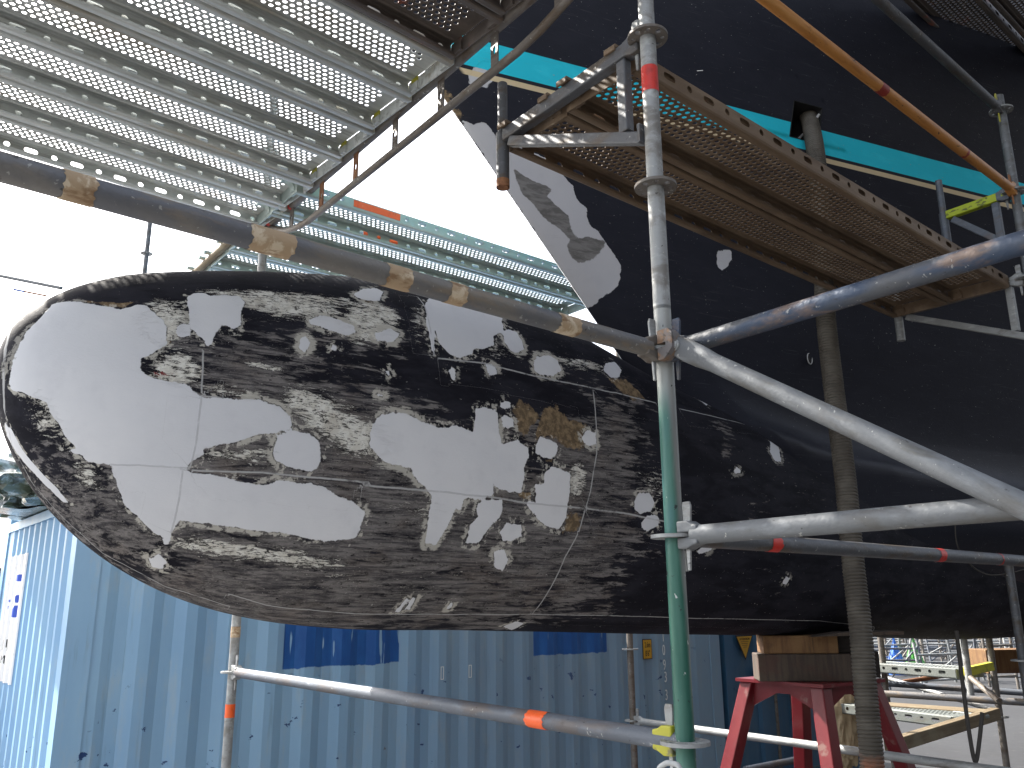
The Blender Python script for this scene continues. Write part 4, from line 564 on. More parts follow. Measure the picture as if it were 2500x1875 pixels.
# second wedge pair seen at the crossing is part of the ledgers; transom between the deck bays
def bridging(label,A,B):
    A=Vector(A);B=Vector(B);L=(B-A).length; root=empty('truss_transom',label,'scaffold beam',mx=frame(A,B-A))
    b=MB(); b.sweep([(.07,0,0),(L-.07,0,0)],TR,32); b.build('top_chord',M['steel_dirty'],root,True)
    pts=[(.10,0,-.03),(.20,0,-.075),(.34,0,-.135),(.50,0,-.17),(.64,0,-.185),(L-.64,0,-.185),(L-.50,0,-.17),(L-.34,0,-.135),(L-.20,0,-.075),(L-.1,0,-.03)]
    b=MB(); b.sweep(pts,.0168,24); b.build('bottom_chord',M['steel_dirty'],root,True)
    for i in range(7):
        x=.40+i*(L-.8)/6
        b=MB(); zt,zb=-.02,-.175 if .6<x<L-.6 else -.14
        fn=lambda u,v,w_,x=x: (x+u,w_,v)
        b.cell(lambda u,v,w_,x=x:(x+u,-.003+w_,v),-.022,.022,zb,zt,.010,.019,4*4,0,.006); b.cell(lambda u,v,w_,x=x:(x+u,.003,v),-.022,.022,zb,zt,.010,.019,16,0,None)
        for sx in (-.022,.022): b.add([(x+sx,-.003,zb),(x+sx,.003,zb),(x+sx,.003,zt),(x+sx,-.003,zt)],[(0,1,2,3)])
        b.build('strut_plate',M['rust'] if i in(4,5) else M['steel_dirty'],root)
    for x,wd in ((L-.40,.02),(L-.12,.04)):
        b=MB(); b.sweep([(x,0,0),(x+wd,0,0)],TR+.001,24,False); b.build('paint_band',M['red_paint'],root,True)
    head_parts(root,0,1,M['steel_dirty'],M['galv']); head_parts(root,L,-1,M['steel_dirty'],M['galv']); return root
bridging('dirty brown double beam with square holed plates carrying the plank ends, upper centre',lev(5,N),lev(5,P_))
# deck 1: overhead planks, upper left
labs=['lowest of the overhead planks at upper left, just above the dark tube','brownish stained overhead plank, second up from the dark tube','third overhead plank up from the dark tube, at upper left','fourth overhead plank up, the middle one of the upper left deck','fifth overhead plank up in the upper left deck','sixth overhead plank up, third from the top edge','seventh overhead plank up, with red and orange specks near its end','dark oily perforated plank at the top centre edge','dark plank crossing the top edge nearest to the pole']
for k in range(9):
    o=Vector((P_[0],P_[1],0))+U*(.075+.165+.331*k)
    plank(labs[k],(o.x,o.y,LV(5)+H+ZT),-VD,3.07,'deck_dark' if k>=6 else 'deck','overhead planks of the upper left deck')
# deck 2: greenish planks of the next bay, running behind the hull
l2=['greenish plank with an orange red sticker on its edge, nearest of the far deck','second plank of the far green deck, with a thin red sticker','third plank of the far green deck, just above the dark tube','fourth plank of the far green deck, seen below the dark tube','farthest plank of the green deck, just above the bulb']
for k in range(5):
    o=Vector((P_[0],P_[1],0))-VA*.12+U*(.635-.165-.331*k)
    p=plank(l2[k],(o.x,o.y,LV(5)+H+ZT),VA,2.57,'deck_green','planks of the far green deck')
    if k<2:
        b=MB(); x0=(.38,.62)[k]; b.box((x0,-.1625,-.052),(x0+.30,-.1605,-.012)); b.build('sticker',M['orange_tape'],p)
o=Vector((P_[0],P_[1],0))+VA*2.43
ledger('scaffold_ledger','greenish grey transom tube under the right end of the far deck',W(o.x+U.x*.75,o.y+U.y*.75,LV(5)),W(o.x-U.x*1.1,o.y-U.y*1.1,LV(5)),M['galv'],gl,(0,0))
o=Vector((P_[0],P_[1],0))-VA*.10
ledger('scaffold_ledger','pale transom tube under the left end of the far deck',W(o.x-U.x*.08,o.y-U.y*.08,LV(5)),W(o.x-U.x*1.2,o.y-U.y*1.2,LV(5)),M['wood_beam'],gl,(0,0))
# console brackets
def bracket(label,xy,h,Lb,m,mtop,group,rustend=True):
    root=empty('console_bracket',label,'scaffold bracket',group,mx=frame(W(xy[0],xy[1],h),-U)); 
    def bar(name,a,c,mm,w_=.02,hh=.024):
        a=Vector(a);c=Vector(c); fm=frame(a,c-a,(0,0,1) if abs((c-a).normalized().z)<.9 else (1,0,0)); b=MB(); b.box((0,-w_,-hh),((c-a).length,w_,hh),0,fm); o=b.build(name,mm,root); bv=o.modifiers.new('bevel','BEVEL'); bv.width=.005; bv.segments=2; return o
    bar('top_bar',(.05,0,.0),(Lb-.02,0,.0),mtop)
    bar('strut',(Lb-.05,0,-.035),(.028,0,-.33),m,.016,.019)
    bar('post',(.105,0,-.026),(.105,0,-.275),m,.016,.019)
    b=MB(); b.sweep([(Lb,0,-.17),(Lb,0,.02)],TR,24); b.sweep([(Lb,0,.02),(Lb,0,.23)],.0185,24); b.build('spigot',m,root,True)
    if rustend:
        b=MB(); b.sweep([(Lb,0,-.20),(Lb,0,-.169)],TR+.0006,24,False); b.sweep([(Lb,0,-.199),(Lb,0,-.17)],TR-.004,24,True); b.build('rusty_end',M['rust'],root,True)
    b=MB(); b.box((.024,-.03,-.35),(.034,.03,-.29)); b.build('foot_plate',m,root)
    head_parts(root,0,1,m,M['galv']); return root
gb='triangular brackets holding the side planks'
br=bracket('dark triangular bracket with a rusty pipe end hanging in front of the stem',N,LV(4),.73,M['galv_dark'],M['galv_dark'],gb)
bracket('bracket under the far end of the brown planks, against the dark hull',N2,LV(4),.73,M['galv'],M['steel_dirty'],gb,False)
bracket('small bracket with a yellow green bar near the right edge',N2,LV(5),.39,M['galv_blue'],M['yellowgreen'],gb,False)
for j,lb in ((0,'brown dusty plank nearer the poles, its long edge full of holes'),(1,'brown dusty plank nearer the hull, lit through by cyan and cream near its end')):
    o=Vector((N[0],N[1],0))-U*(.085+.165+.331*j)-VB*0
    plank(lb,(o.x,o.y,LV(4)+H+ZT),VB,3.08,'deck_brown','brown planks on the brackets beside the hull',hookmat='rust')
for j,lb in enumerate(('dark plank overhead at the top right corner, nearest the hull','dark plank overhead at the top right corner, in the middle','dark plank overhead at the far top right corner','dark overhead plank beyond the top edge, added to block sky light','dark overhead plank over the viewer, added to block sky light','dark overhead plank right above the viewer, added to block sky light','dark overhead plank behind the viewer, added to block sky light')):
    o=Vector((N[0],N[1],0))-U*(.265-.345*j)+VB*(2.0 if j<3 else .55)  # from the fourth on: unseen planks added to block sky light
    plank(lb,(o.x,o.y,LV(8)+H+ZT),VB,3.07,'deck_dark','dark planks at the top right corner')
# far, thin scaffold at the left
gf='distant scaffold at the left'
standard('scaffold_standard','far thin pole with one ring disc against the white sky, left of the planks',(-3.911,8.5),-H+.02,4.25,M['galv_light'],(8,),0,gf)
root=ledger('scaffold_ledger','far pale tube ending in mid air at the left edge above the bulb nose',at(-160,641,10.9),at(150,703,10.2),M['galv_light'],gf,(0,0))
b=MB(); A=at(-140,672,10.6);B=at(112,722,10.3); rod=empty('guy_rod','thin rod with a blue sleeve below the far pale tube at the left edge','rod',mx=frame(A,B-A)); L=(B-A).length
b.sweep([(0,0,0),(L*.75,0,0)],.005,8); b.build('bar',M['steel_dirty'],rod,True); b=MB(); b.sweep([(L*.70,0,0),(L*.80,0,0)],.014,10); b.build('sleeve',M['bluebag'],rod,True); b=MB(); b.sweep([(L*.80,0,0),(L,0,0)],.012,10); b.build('tip',M['rust'],rod,True)
A=at(152,658,9.5);B=at(232,678,8.9)
b=MB(); b.sweep([A,B],.0035,6); tag(b.build('stay_wire',M['steel_dirty']),'hair thin wire against the white sky left of the far pole','wire')
# ------------------------------------------------------------------ shipping containers
def corr(L,pitch,depth,flat,slope,x0,x1):
    """outline along x of trapezoid ribs: returns [(x,offset)]"""
    pts=[(x0,0.)]; x=x0+.06
    while x+pitch<x1-.02:
        pts+=[(x,0.),(x+slope,depth),(x+slope+flat,depth),(x+2*slope+flat,0.)]; x+=pitch
    pts.append((x1,0.)); return pts
def cont_mat(name,a,b_,c,faded,box=()):
    m,t,b=base(name,.5,0,.4); oc=t.add('ShaderNodeTexCoord').outputs['Object']
    n=t.noise(t.mapv(oc,(1.2,1.2,.35)),1.3,6,.6); n2=t.noise(t.mapv(oc,(5,5,1.3)),2,6,.65)
    col=t.mix(t.step(n,.35,.65),a,b_); col=t.mix(t.math('MULTIPLY',t.step(n2,.5,.72),.5),col,faded)
    sp=t.add('ShaderNodeSeparateXYZ'); t.link(oc,sp.inputs[0]); x,y,z=sp.outputs
    col=t.mix(t.math('MULTIPLY',t.step(t.math('ADD',x,t.math('MULTIPLY',n,1.5)),2.2,4.2),.45),col,c)  # grey mixed in along the length stands in for light falling off
    dr=t.noise(t.mapv(oc,(9,9,.8)),2,5,.6); col=t.mix(t.math('MULTIPLY',t.step(dr,.58,.72),.25),col,(.10,.14,.17))
    for x0,x1,zb in box:
        wob=t.math('ADD',z,t.math('MULTIPLY',t.math('SUBTRACT',t.noise(t.mapv(oc,(9,1,.2)),1,3,.7),.5),.05)); f=t.math('MULTIPLY',t.math('MULTIPLY',t.step(x,x0-.004,x0+.004),t.math('SUBTRACT',1.,t.step(x,x1-.004,x1+.004))),t.step(wob,zb-.004,zb+.004))
        gap=t.step(t.noise(t.mapv(oc,(22,22,2.2),(3,0,0)),1,3,.5),.30,.33); f=t.math('MULTIPLY',f,gap)
        col=t.mix(f,col,t.mix(t.step(n2,.4,.7),(.012,.085,.30),(.02,.12,.38)))
    blot=t.math('MULTIPLY',t.step(t.noise(t.mapv(oc,(9,9,12)),1,5,.6),.66,.68),t.math('SUBTRACT',1.,t.step(z,1.2,1.6))); col=t.mix(blot,col,(.015,.05,.16))
    rs=t.step(t.noise(t.mapv(oc,(7,7,5),(5,5,5)),1,6,.65),.73,.75); col=t.mix(rs,col,(.12,.06,.035))
    t.link(col,b.inputs['Base Color']); bp=t.add('ShaderNodeBump'); bp.inputs['Strength'].default_value=.25; bp.inputs['Distance'].default_value=.01; t.link(t.noise(oc,3.,4),bp.inputs['Height']); t.link(bp.outputs[0],b.inputs['Normal'])
    return m
M['cblue']=cont_mat('faded_blue_container_paint',(.23,.40,.60),(.28,.46,.64),(.19,.22,.25),(.38,.47,.53),[(1.376,2.30,1.475),(3.62,4.49,1.47)])
M['cdark']=cont_mat('deep_blue_container_paint',(.035,.11,.20),(.045,.13,.24),(.03,.07,.13),(.08,.14,.2))
M['cmaroon']=mat('dark_maroon_container_paint',(.06,.035,.04),[((.09,.06,.06),s1,5,.5,.7,.5)],.6)
M['seal']=mat('black_rubber_seal',(.012,.012,.013),(),.7)
CW,CH=2.44,2.591
def ribs(b,prof,fn,z0,z1):
    for (a,oa),(c,oc_) in zip(prof[:-1],prof[1:]):
        b.add([fn(a,oa,z0),fn(c,oc_,z0),fn(c,oc_,z1),fn(a,oa,z1)],[(0,1,2,3)])
def container(label,o,d,m,L=6.06,name='shipping_container',group=None):
    root=empty(name,label,'container',group,mx=frame(o,d))
    # local: x along the long side, y away from the viewer side (side wall at y=0), z up
    b=MB(); ribs(b,corr(L,.278,.026,.072,.068,.15,L-.15),lambda a,o_,z:(a,.012+o_,z),.16,CH-.10)
    ribs(b,[(.15,0),(L-.15,0)],lambda a,o_,z:(a,CW-.01,z),.16,CH-.10); b.build('side_wall',m,root)
    b=MB(); ribs(b,corr(CW,.20,.045,.035,.06,.12,CW-.12),lambda a,o_,z:(.012+o_,a,z),.16,CH-.10); b.build('end_wall',m,root)
    b=MB()
    for x,y in ((0,0),(L-.15,0),(0,CW-.12),(L-.15,CW-.12)):
        b=MB(); b.box((x,y,.118),(x+.15,y+.12,CH-.118)); b.build('corner_post',m,root)
    for x,y in ((0,0),(L-.178,0),(0,CW-.162),(L-.178,CW-.162)):
        for z in (0,CH-.118):
            b=MB(); b.box((x-.002,y-.002,z),(x+.18,y+.164,z+.118)); b.build('corner_casting',m,root)
    for z,h_ in ((.02,.14),(CH-.115,.065)):
        
        for q in (((.178,.0,z),(L-.178,.05,z+h_)),((.178,CW-.05,z),(L-.178,CW,z+h_)),((.0,.162,z),(.05,CW-.162,z+h_))):
            b=MB(); b.box(*q); b.build('rail',m,root)
    b=MB(); b.add([(.05,.05,CH-.05),(L-.05,.05,CH-.05),(L-.05,CW-.05,CH-.05),(.05,CW-.05,CH-.05)],[(0,1,2,3)]); b.box((.1,.1,.10),(L-.02,CW-.1,.13)); b.build('roof',m,root)
    b=MB(); b.box((L-.03,.12,.12),(L-.005,CW-.12,CH-.1)); b.build('back_wall',m,root)
    return root
CC=(-2.616,5.18); ca=math.radians(39.2); CD=Vector((math.cos(ca),math.sin(ca),0)); CTOP=.70
c1=container('faded blue shipping container with dark blue repainted patches and white digits, under the bulb',(CC[0],CC[1],CTOP+H-CH),CD,M['cblue'])
def text(parent,s,size,pos,name,m,rot=(PI/2,0,0),align='CENTER',ext=.0008,sx=1.):
    cu=bpy.data.curves.new('t','FONT'); cu.body=s; cu.size=size; cu.align_x=align; cu.align_y='CENTER'; cu.extrude=ext; o=bpy.data.objects.new('t',cu); COL.objects.link(o)
    bpy.context.view_layer.update(); me=bpy.data.meshes.new_from_object(o.evaluated_get(bpy.context.evaluated_depsgraph_get())); bpy.data.objects.remove(o)
    me.materials.clear(); me.materials.append(m); r=link(name,me,parent); r.location=pos; r.rotation_euler=rot; r.scale=(sx,1,1); return r
yw=.0095
P0=corr(6.06,.278,.026,.072,.068,.15,5.91)
def off0(x):
    return .012+min(np.interp(v_,[q[0] for q in P0],[q[1] for q in P0]) for v_ in (x-.014,x+.014))
xd=5.225
for i,ch in enumerate('10933'):
    zt=(1.578,1.453,1.32,1.21,1.05)[i]
    text(c1,ch,.135,(xd+(.008 if i>2 else 0),yw,zt),'number_digit',M['text_white'],sx=.62)
b=MB(); b.box((4.93,.006,1.385),(5.055,.0095,1.565)); pl=b.build('height_plate',M['text_black'],c1)
b=MB(); b.box((4.937,.004,1.392),(5.048,.006,1.558)); b.build('plate_face',M['sign_yellow'],pl)
text(pl,'2.6m',.072,(4.993,.0030,1.512),'plate_lettering',M['text_black'],sx=.55)
text(pl,"8'6\"",.072,(4.993,.0030,1.435),'plate_lettering',M['text_black'],sx=.6)
for xm in (2.675,2.94):
    b=MB(); x0=xm-.014; q=off0(xm)
    for (a0,a1,z0_,z1_) in ((0,.028,1.335,1.340),(0,.028,1.425,1.430),(0,.005,1.34,1.425),(.023,.028,1.34,1.425)): b.box((x0+a0,q-.003,z0_),(x0+a1,q-.0012,z1_))
    b.build('stencil_mark',M['text_white'],c1)
# white sticker following the ribs of the end wall
lab=MB(); ly0,ly1,lz0,lz1=1.52,2.20,1.36,2.28
prof=corr(CW,.20,.045,.035,.06,.12,CW-.12)
def off(y):
    for (a,oa),(c,oc_) in zip(prof[:-1],prof[1:]):
        if a<=y<=c: return oa+(oc_-oa)*(y-a)/max(c-a,1e-9)
    return 0
ny,nz=136,184
def shade(u,v):   # u across 0..1 (viewer left->right), v up
    if .60<u<.80 and .785<v<.835: return 1
    if (u-.72)**2*1.1+(v-.645)**2*3.5<.0035: return 1
    if .50<u<.80 and .50<v<.59 and (u-.50)>(.59-v)*-1+0 and (v-.50)<(u-.47)*.42: return 1
    if .30<u<.38 and .555<v<.59 and abs(u-.35)<(v-.55)*1.2: return 1
    if .27<u<.40 and .62<v<.66 and (u-.27)>(v-.62)*.4: return 1 if v<.64 else 0
    return 0
ys=np.linspace(ly0,ly1,ny+1); zs=np.linspace(lz0,lz1,nz+1); oo=[off(y)+.012-.004 for y in ys]
lab.v=[(oo[i],ys[i],zs[j]) for i in range(ny+1) for j in range(nz+1)]
for i in range(ny):
    for j in range(nz):
        a=i*(nz+1)+j; lab.f.append((a,a+1,a+nz+2,a+nz+1)); lab.m.append(shade(1-(i+.5)/ny,(j+.5)/nz))
lb=lab.build('wall_sticker',[M['white_tape'],M['logo_blue']],c1)
for s_t,zz_,yy in (('J I : 8 J',1.36+.92*.29,1.86),('M  O',1.36+.92*.165,1.88)):
    r=text(lb,s_t,.085,(0,0,0),'sticker_lettering',M['text_black'],rot=(PI/2,0,-PI/2))
    me=r.data; r.rotation_euler=(0,0,0)
    for v in me.vertices:
        y=yy-v.co.x*1.0; z=zz_+v.co.y; v.co=(off(y)+.012-.0055,y,z)
# second container: its door end carries locking bars
c2=empty('shipping_container','deep blue container door with locking bars and a yellow warning triangle, behind the red stand','container',mx=frame(W(CC[0],CC[1],CTOP-CH)+CD*6.14,CD))
b=MB(); b.box((0,0,.0),(.10,.12,CH)); b.box((CW-.10,0,0),(CW,.12,CH)); b.box((.10,0,0),(CW-.1,.1,.13)); b.box((.10,0,CH-.12),(CW-.1,.1,CH)); b.build('door_frame',M['cdark'],c2)
b=MB(); b.box((.0,.13,.05),(.04,5.9,CH-.05)); b.box((CW-.04,.13,.05),(CW,5.9,CH-.05)); b.box((.04,.13,CH-.06),(CW-.04,5.9,CH-.03)); b.build('side_wall',M['cdark'],c2)
for x0,x1 in ((.125,1.205),(1.235,CW-.125)):
    b=MB(); ribs(b,[(x0,0),(x0+.06,0),(x0+.09,.03),(x0+.45,.03),(x0+.48,0),(x1-.48,0),(x1-.45,.03),(x1-.09,.03),(x1-.06,0),(x1,0)],lambda a,o_,z:(a,.035+o_,z),.15,CH-.14); d=b.build('door',M['cdark'],c2)
    for xx in (x0+.69,x1-.10):
        bb=MB(); bb.sweep([(xx,.005,.08),(xx,.005,CH-.06)],.017,16); bb.build('locking_bar',M['steel_dirty'],d,True)
        bb=MB(); bb.box((xx-.03,-.012,.95),(xx+.03,.03,1.05)); bb.box((xx-.01,-.03,1.0),(xx+.05,-.015,1.03)); bb.build('door_handle',M['steel_dirty'],d)
b=MB(); b.box((0.101,.02,.13),(.124,.06,CH-.13)); b.box((1.206,.02,.15),(1.234,.05,CH-.14)); b.build('door_seal',M['seal'],c2)
tx,tz=.37,1.56; tri=[(tx-.14,tz+.0),(tx+.16,tz+.0),(tx+.01,tz-.25)]
b=MB(); b.prism(tri,lambda a,c,d:(a,d,c),.0305,.0335); t1=b.build('warning_triangle',M['text_black'],c2)
b=MB(); ce=(tx+.01,tz-.094); b.prism([(ce[0]+(a-ce[0])*.86,ce[1]+(c-ce[1])*.86) for a,c in tri],lambda a,c,d:(a,d,c),.0285,.0305); b.build('triangle_face',M['sign_yellow'],t1)
text(t1,'ATTENTION',.034,(tx+.01,.0275,tz-.04),'triangle_lettering',M['text_black'],sx=.9)
b=MB()
for i,wd_ in enumerate((.13,.11,.09,.06)): b.box((tx+.01-wd_/2,.0272,tz-.068-.018*i),(tx+.01+wd_/2,.0284,tz-.064-.018*i))
b.build('triangle_lettering',M['text_black'],t1)
b=MB(); b.box((.50,.028,1.10),(.62,.031,1.22)); b.build('door_sticker',M['white_tape'],c2)
o=Vector((CC[0],CC[1],0))+Vector((-CD.y,CD.x,0))*2.9-CD*1.25
container('dark maroon container just showing at the left edge beyond the blue one',(o.x,o.y,.38+H-CH),CD,M['cmaroon'],2.99)
# crumpled plastic on the container roof and a pole across it
def blob(name,c,r,m,label,cat,amp=.35,fr=3.,seed=0,flat=-9,sub=5):
    bm=bmesh.new(); bmesh.ops.create_icosphere(bm,subdivisions=sub,radius=1)
    from mathutils import noise as mn
    for v in bm.verts:
        p=v.co.copy(); q=p*fr+Vector((seed,seed*2,0)); n1=mn.noise(q)+.5*mn.noise(q*2.3); rdg=1-2*abs(mn.noise(q*1.7+Vector((5,1,2)))); f=1+amp*(n1*.6+rdg*.35)
        v.co=Vector((p.x*r[0]*f,p.y*r[1]*f,max(flat,p.z*r[2]*f)))
    me=bpy.data.meshes.new(name); bm.to_mesh(me); bm.free(); me.materials.append(m); o=link(name,me); o.location=c
    return tag(o,label,cat)
R=c1; q=Vector((CC[0],CC[1],0))+Vector((-CD.y,CD.x,0))*1.45+CD*.35
t_=blob('plastic_sheet',(q.x,q.y,CTOP+H+.16),(.95,.55,.36),M['tarp'],'crumpled dark green and silver plastic sheet heaped on the container roof','plastic sheet',.55,2.4,3,-.20); t_.rotation_euler=(0,0,1.9)
A=at(-60,1118,6.2);B=at(160,1128,6.6); b=MB(); b.sweep([A,B],.034,20); tag(b.build('timber_pole',M['wood_beam'],None,True),'pale pole lying over the plastic sheet at the left edge','pole')
# ------------------------------------------------------------------ red stand and timbers under the keel
SC=Vector((1.74,5.30,0)); TOPZ=-.435
def stand(label,c,rot,topz,grp):
    root=empty('boat_stand',label,'boat stand',grp,(c.x,c.y,0)); root.rotation_euler=(0,0,rot); zt=topz+H; hs_=.25
    b=MB(); b.box((-hs_-.05,-hs_-.05,zt-.018),(hs_+.05,hs_+.05,zt)); b.build('top_plate',M['red_stand'],root)
    for sx,sy in ((-1,-1),(1,-1),(1,1),(-1,1)):
        top=Vector((sx*(hs_-.01),sy*(hs_-.01),zt-.018)); bot=Vector((sx*(hs_+.30),sy*(hs_+.30),.02)); e=.042
        b=MB(); vs=[]
        for p in (bot,top):
            for dx,dy in ((-e,-e),(e,-e),(e,e),(-e,e)): vs.append((p.x+dx,p.y+dy,p.z))
        b.add(vs,[(3,2,1,0),(4,5,6,7),(0,1,5,4),(1,2,6,5),(2,3,7,6),(3,0,4,7)]); o=b.build('leg',M['red_stand'],root); bv=o.modifiers.new('bevel','BEVEL'); bv.width=.006; bv.segments=2
        b=MB(); b.box((bot.x-.09,bot.y-.09,0),(bot.x+.09,bot.y+.09,.02)); b.build('foot',M['red_stand'],root)
    for sx,sy,ax in ((-1,0,1),(1,0,1),(0,-1,0),(0,1,0)):
        b=MB(); k=hs_-.045
        tri=[(-k,-.018),(k,-.018),(k+.01,-.15),(k-.16,-.02-.05),(-k+.16,-.02-.05),(-k-.01,-.15)]
        f=(lambda a,c,d,s=sx:(s*(hs_+.0)+d,a,zt+c)) if ax else (lambda a,c,d,s=sy:(a,s*(hs_+.0)+d,zt+c)); b.prism(tri,f,-.005,.005); b.build('gusset',M['red_stand'],root)
    for zb in (.35,):
        ex=hs_+.30*(1-zb/zt)
        for a,c in (((-ex,-ex),(ex,-ex)),((ex,-ex),(ex,ex)),((ex,ex),(-ex,ex)),((-ex,ex),(-ex,-ex))):
            b=MB(); b.sweep([(a[0],a[1],zb),(c[0],c[1],zb)],.022,12); b.build('brace',M['red_stand'],root,True)
    return root
ST=math.radians(36)
stand('dark red steel boat stand with splayed square legs under the keel',SC,ST,TOPZ,'red boat stands')
stand('second dark red boat stand, mostly outside the right edge',Vector((5.15,7.85,0)),ST,-.62,'red boat stands')
def block(label,c,sz,rot,m,split=False,cat='timber block',name='timber_block'):
    b=MB(); b.box((-sz[0]/2,-sz[1]/2,0),(sz[0]/2,sz[1]/2,sz[2])); o=b.build(name,m); o.location=c; o.rotation_euler=(0,0,rot); bv=o.modifiers.new('bevel','BEVEL'); bv.width=.006; bv.segments=3; return tag(o,label,cat,'timber blocks under the keel')
block('brown weathered timber resting on the red stand, lower of the stack',(SC.x-.06,SC.y-.13,TOPZ+H+.001),(.56,.20,.148),-.10,M['wood_old'])
block('dark timber at the back of the stack on the red stand',(SC.x+.13,SC.y+.12,TOPZ+H+.001),(.60,.22,.148),-.05,M['wood_dark'])
block('light orange timber right under the keel, on top of the stack',(SC.x-.095,SC.y-.12,TOPZ+H+.150),(.42,.18,.100),-.06,M['wood_new'])
block('black timber on top of the stack beside the light one',(SC.x+.22,SC.y-.0,TOPZ+H+.150),(.22,.30,.098),-.06,M['wood_dark'])
b=MB(); pr=[(-.16,0),(.0,.022),(.34,.028),(.34,.010),(.0,.004)]; b.prism(pr,lambda a,c,d:(a,d,c),-.09,.09); o=b.build('timber_wedge',M['wood_old']); o.location=(SC.x+.10,SC.y-.24,TOPZ+H+.246); o.rotation_euler=(0,.0,-.06); tag(o,'thin splintered wedge driven between the keel and the light timber','timber wedge','timber blocks under the keel')
block('sunlit tan timber block on the far stand at the right edge',(4.60,8.05,-.62+H+.001),(.9,.25,.20),.1,M['wood_new'])
# ------------------------------------------------------------------ corrugated hose
pp=[at(1958,205,5.02),at(1966,258,4.80),at(1979,305,4.63),at(1991,370,4.51),at(2001,470,4.43),at(2008,600,4.40),at(2015,762,4.38),at(2036,952,4.30),at(2054,1088,4.22),at(2067,1200,4.17),at(2083,1376,4.12),at(2100,1527,4.08),at(2115,1706,4.05),at(2128,1850,4.02),at(2140,2050,4.0)]
p=pp[-1].copy(); pp+=[Vector((p.x+.02,p.y-.02,.45)),Vector((p.x+.12,p.y-.2,.10)),Vector((p.x+.5,p.y-.5,.065))]
pp=[Vector(q) for q in pp]; dense=[]
for i in range(len(pp)-1):
    a,b0,c,d=pp[max(i-1,0)],pp[i],pp[i+1],pp[min(i+2,len(pp)-1)]
    n_=max(2,int((c-b0).length/.0020))
    for k in range(n_):
        t=k/n_; dense.append(.5*((2*b0)+(c-a)*t+(2*a-5*b0+4*c-d)*t*t+(3*b0-a-3*c+d)*t**3))
L=0; rad=[]
for i,q in enumerate(dense):
    if i: L+=(q-dense[i-1]).length
    ph_=(L/.0160)%1; rad.append(.0465+.0055*abs(math.sin(PI*ph_))**.7)
m,t,bb=base('ribbed_hose_rubber',.65,0,.3); oc=t.add('ShaderNodeTexCoord').outputs['Object']; sp=t.add('ShaderNodeSeparateXYZ'); t.link(oc,sp.inputs[0]); n_o=t.noise(oc,9,5)
col=t.mix(t.step(n_o,.4,.65),(.070,.061,.050),(.105,.094,.078)); zz_=t.math('ADD',sp.outputs[2],t.math('MULTIPLY',n_o,.25))
fo=t.math('MULTIPLY',t.math('MULTIPLY',t.step(zz_,.95,1.10),t.math('SUBTRACT',1.,t.step(zz_,1.28,1.42))),t.step(n_o,.42,.55)); col=t.mix(t.math('MULTIPLY',fo,.75),col,(.33,.095,.035)); t.link(col,bb.inputs['Base Color']); M['hose']=m
b=MB(); b.sweep(dense,rad,28); hz=b.build('ribbed_hose',M['hose'],None,True,60); tag(hz,'thick ribbed grey brown hose hanging out of the square opening in the hull','hose')
# ------------------------------------------------------------------ cables and ropes
def rope(name,pts,r,m,label,cat):
    pts=[Vector(p) for p in pts]; D=[]
    for i in range(len(pts)-1):
        a,b0,c,d=pts[max(i-1,0)],pts[i],pts[i+1],pts[min(i+2,len(pts)-1)]
        for k in range(10):
            t=k/10; D.append(.5*((2*b0)+(c-a)*t+(2*a-5*b0+4*c-d)*t*t+(3*b0-a-3*c+d)*t**3))
    D.append(pts[-1]); b=MB(); b.sweep(D,r,10); return tag(b.build(name,m,None,True),label,cat)
rope('hanging_rope',[at(2335,1540,5.0),at(2348,1650,5.0),at(2362,1760,4.98),at(2376,1845,4.95),at(2384,1855,4.95),at(2392,1800,4.97),at(2398,1740,5.0)],.011,M['rope'],'dark rope hanging in a loop below the hull at the lower right','rope')
rope('cable_loop',[at(1604,1985,2.05),at(1606,1890,2.05),at(1622,1866,2.04),at(1642,1864,2.03),at(1660,1880,2.02),at(1664,1960,2.02)],.0062,M['cable'],'pale grey cable loop at the bottom edge beside the green pole','cable')
rope('hull_cord',[HP(6.6,hw(6.6,1.2)+.25,1.0),HP(6.1,hw(6.1,.6)+.35,.36),HP(5.6,.62,.16),HP(5.2,.60,.30),HP(5.15,.63,.55)],.004,M['rope'],'thin slack cord against the dark hull at the lower right','cord')
for i,(s_,z_,a) in enumerate(((4.28,2.62,0),)):
    p0=at(2094,304,4.95); p1=at(2112,362,4.9); b=MB(); b.sweep([p0,p1],.003,6); tag(b.build('cable_tie',M['cable'],None,True),'short white stick standing off the hull above the cyan stripe','stick')
p0=at(1702,173,3.35); p1=at(1716,172,3.33); b=MB(); b.sweep([p0,p1],.002,6); tag(b.build('cable_tie',M['cable'],None,True),'tiny white stick at the upper edge of the brown plank','stick')
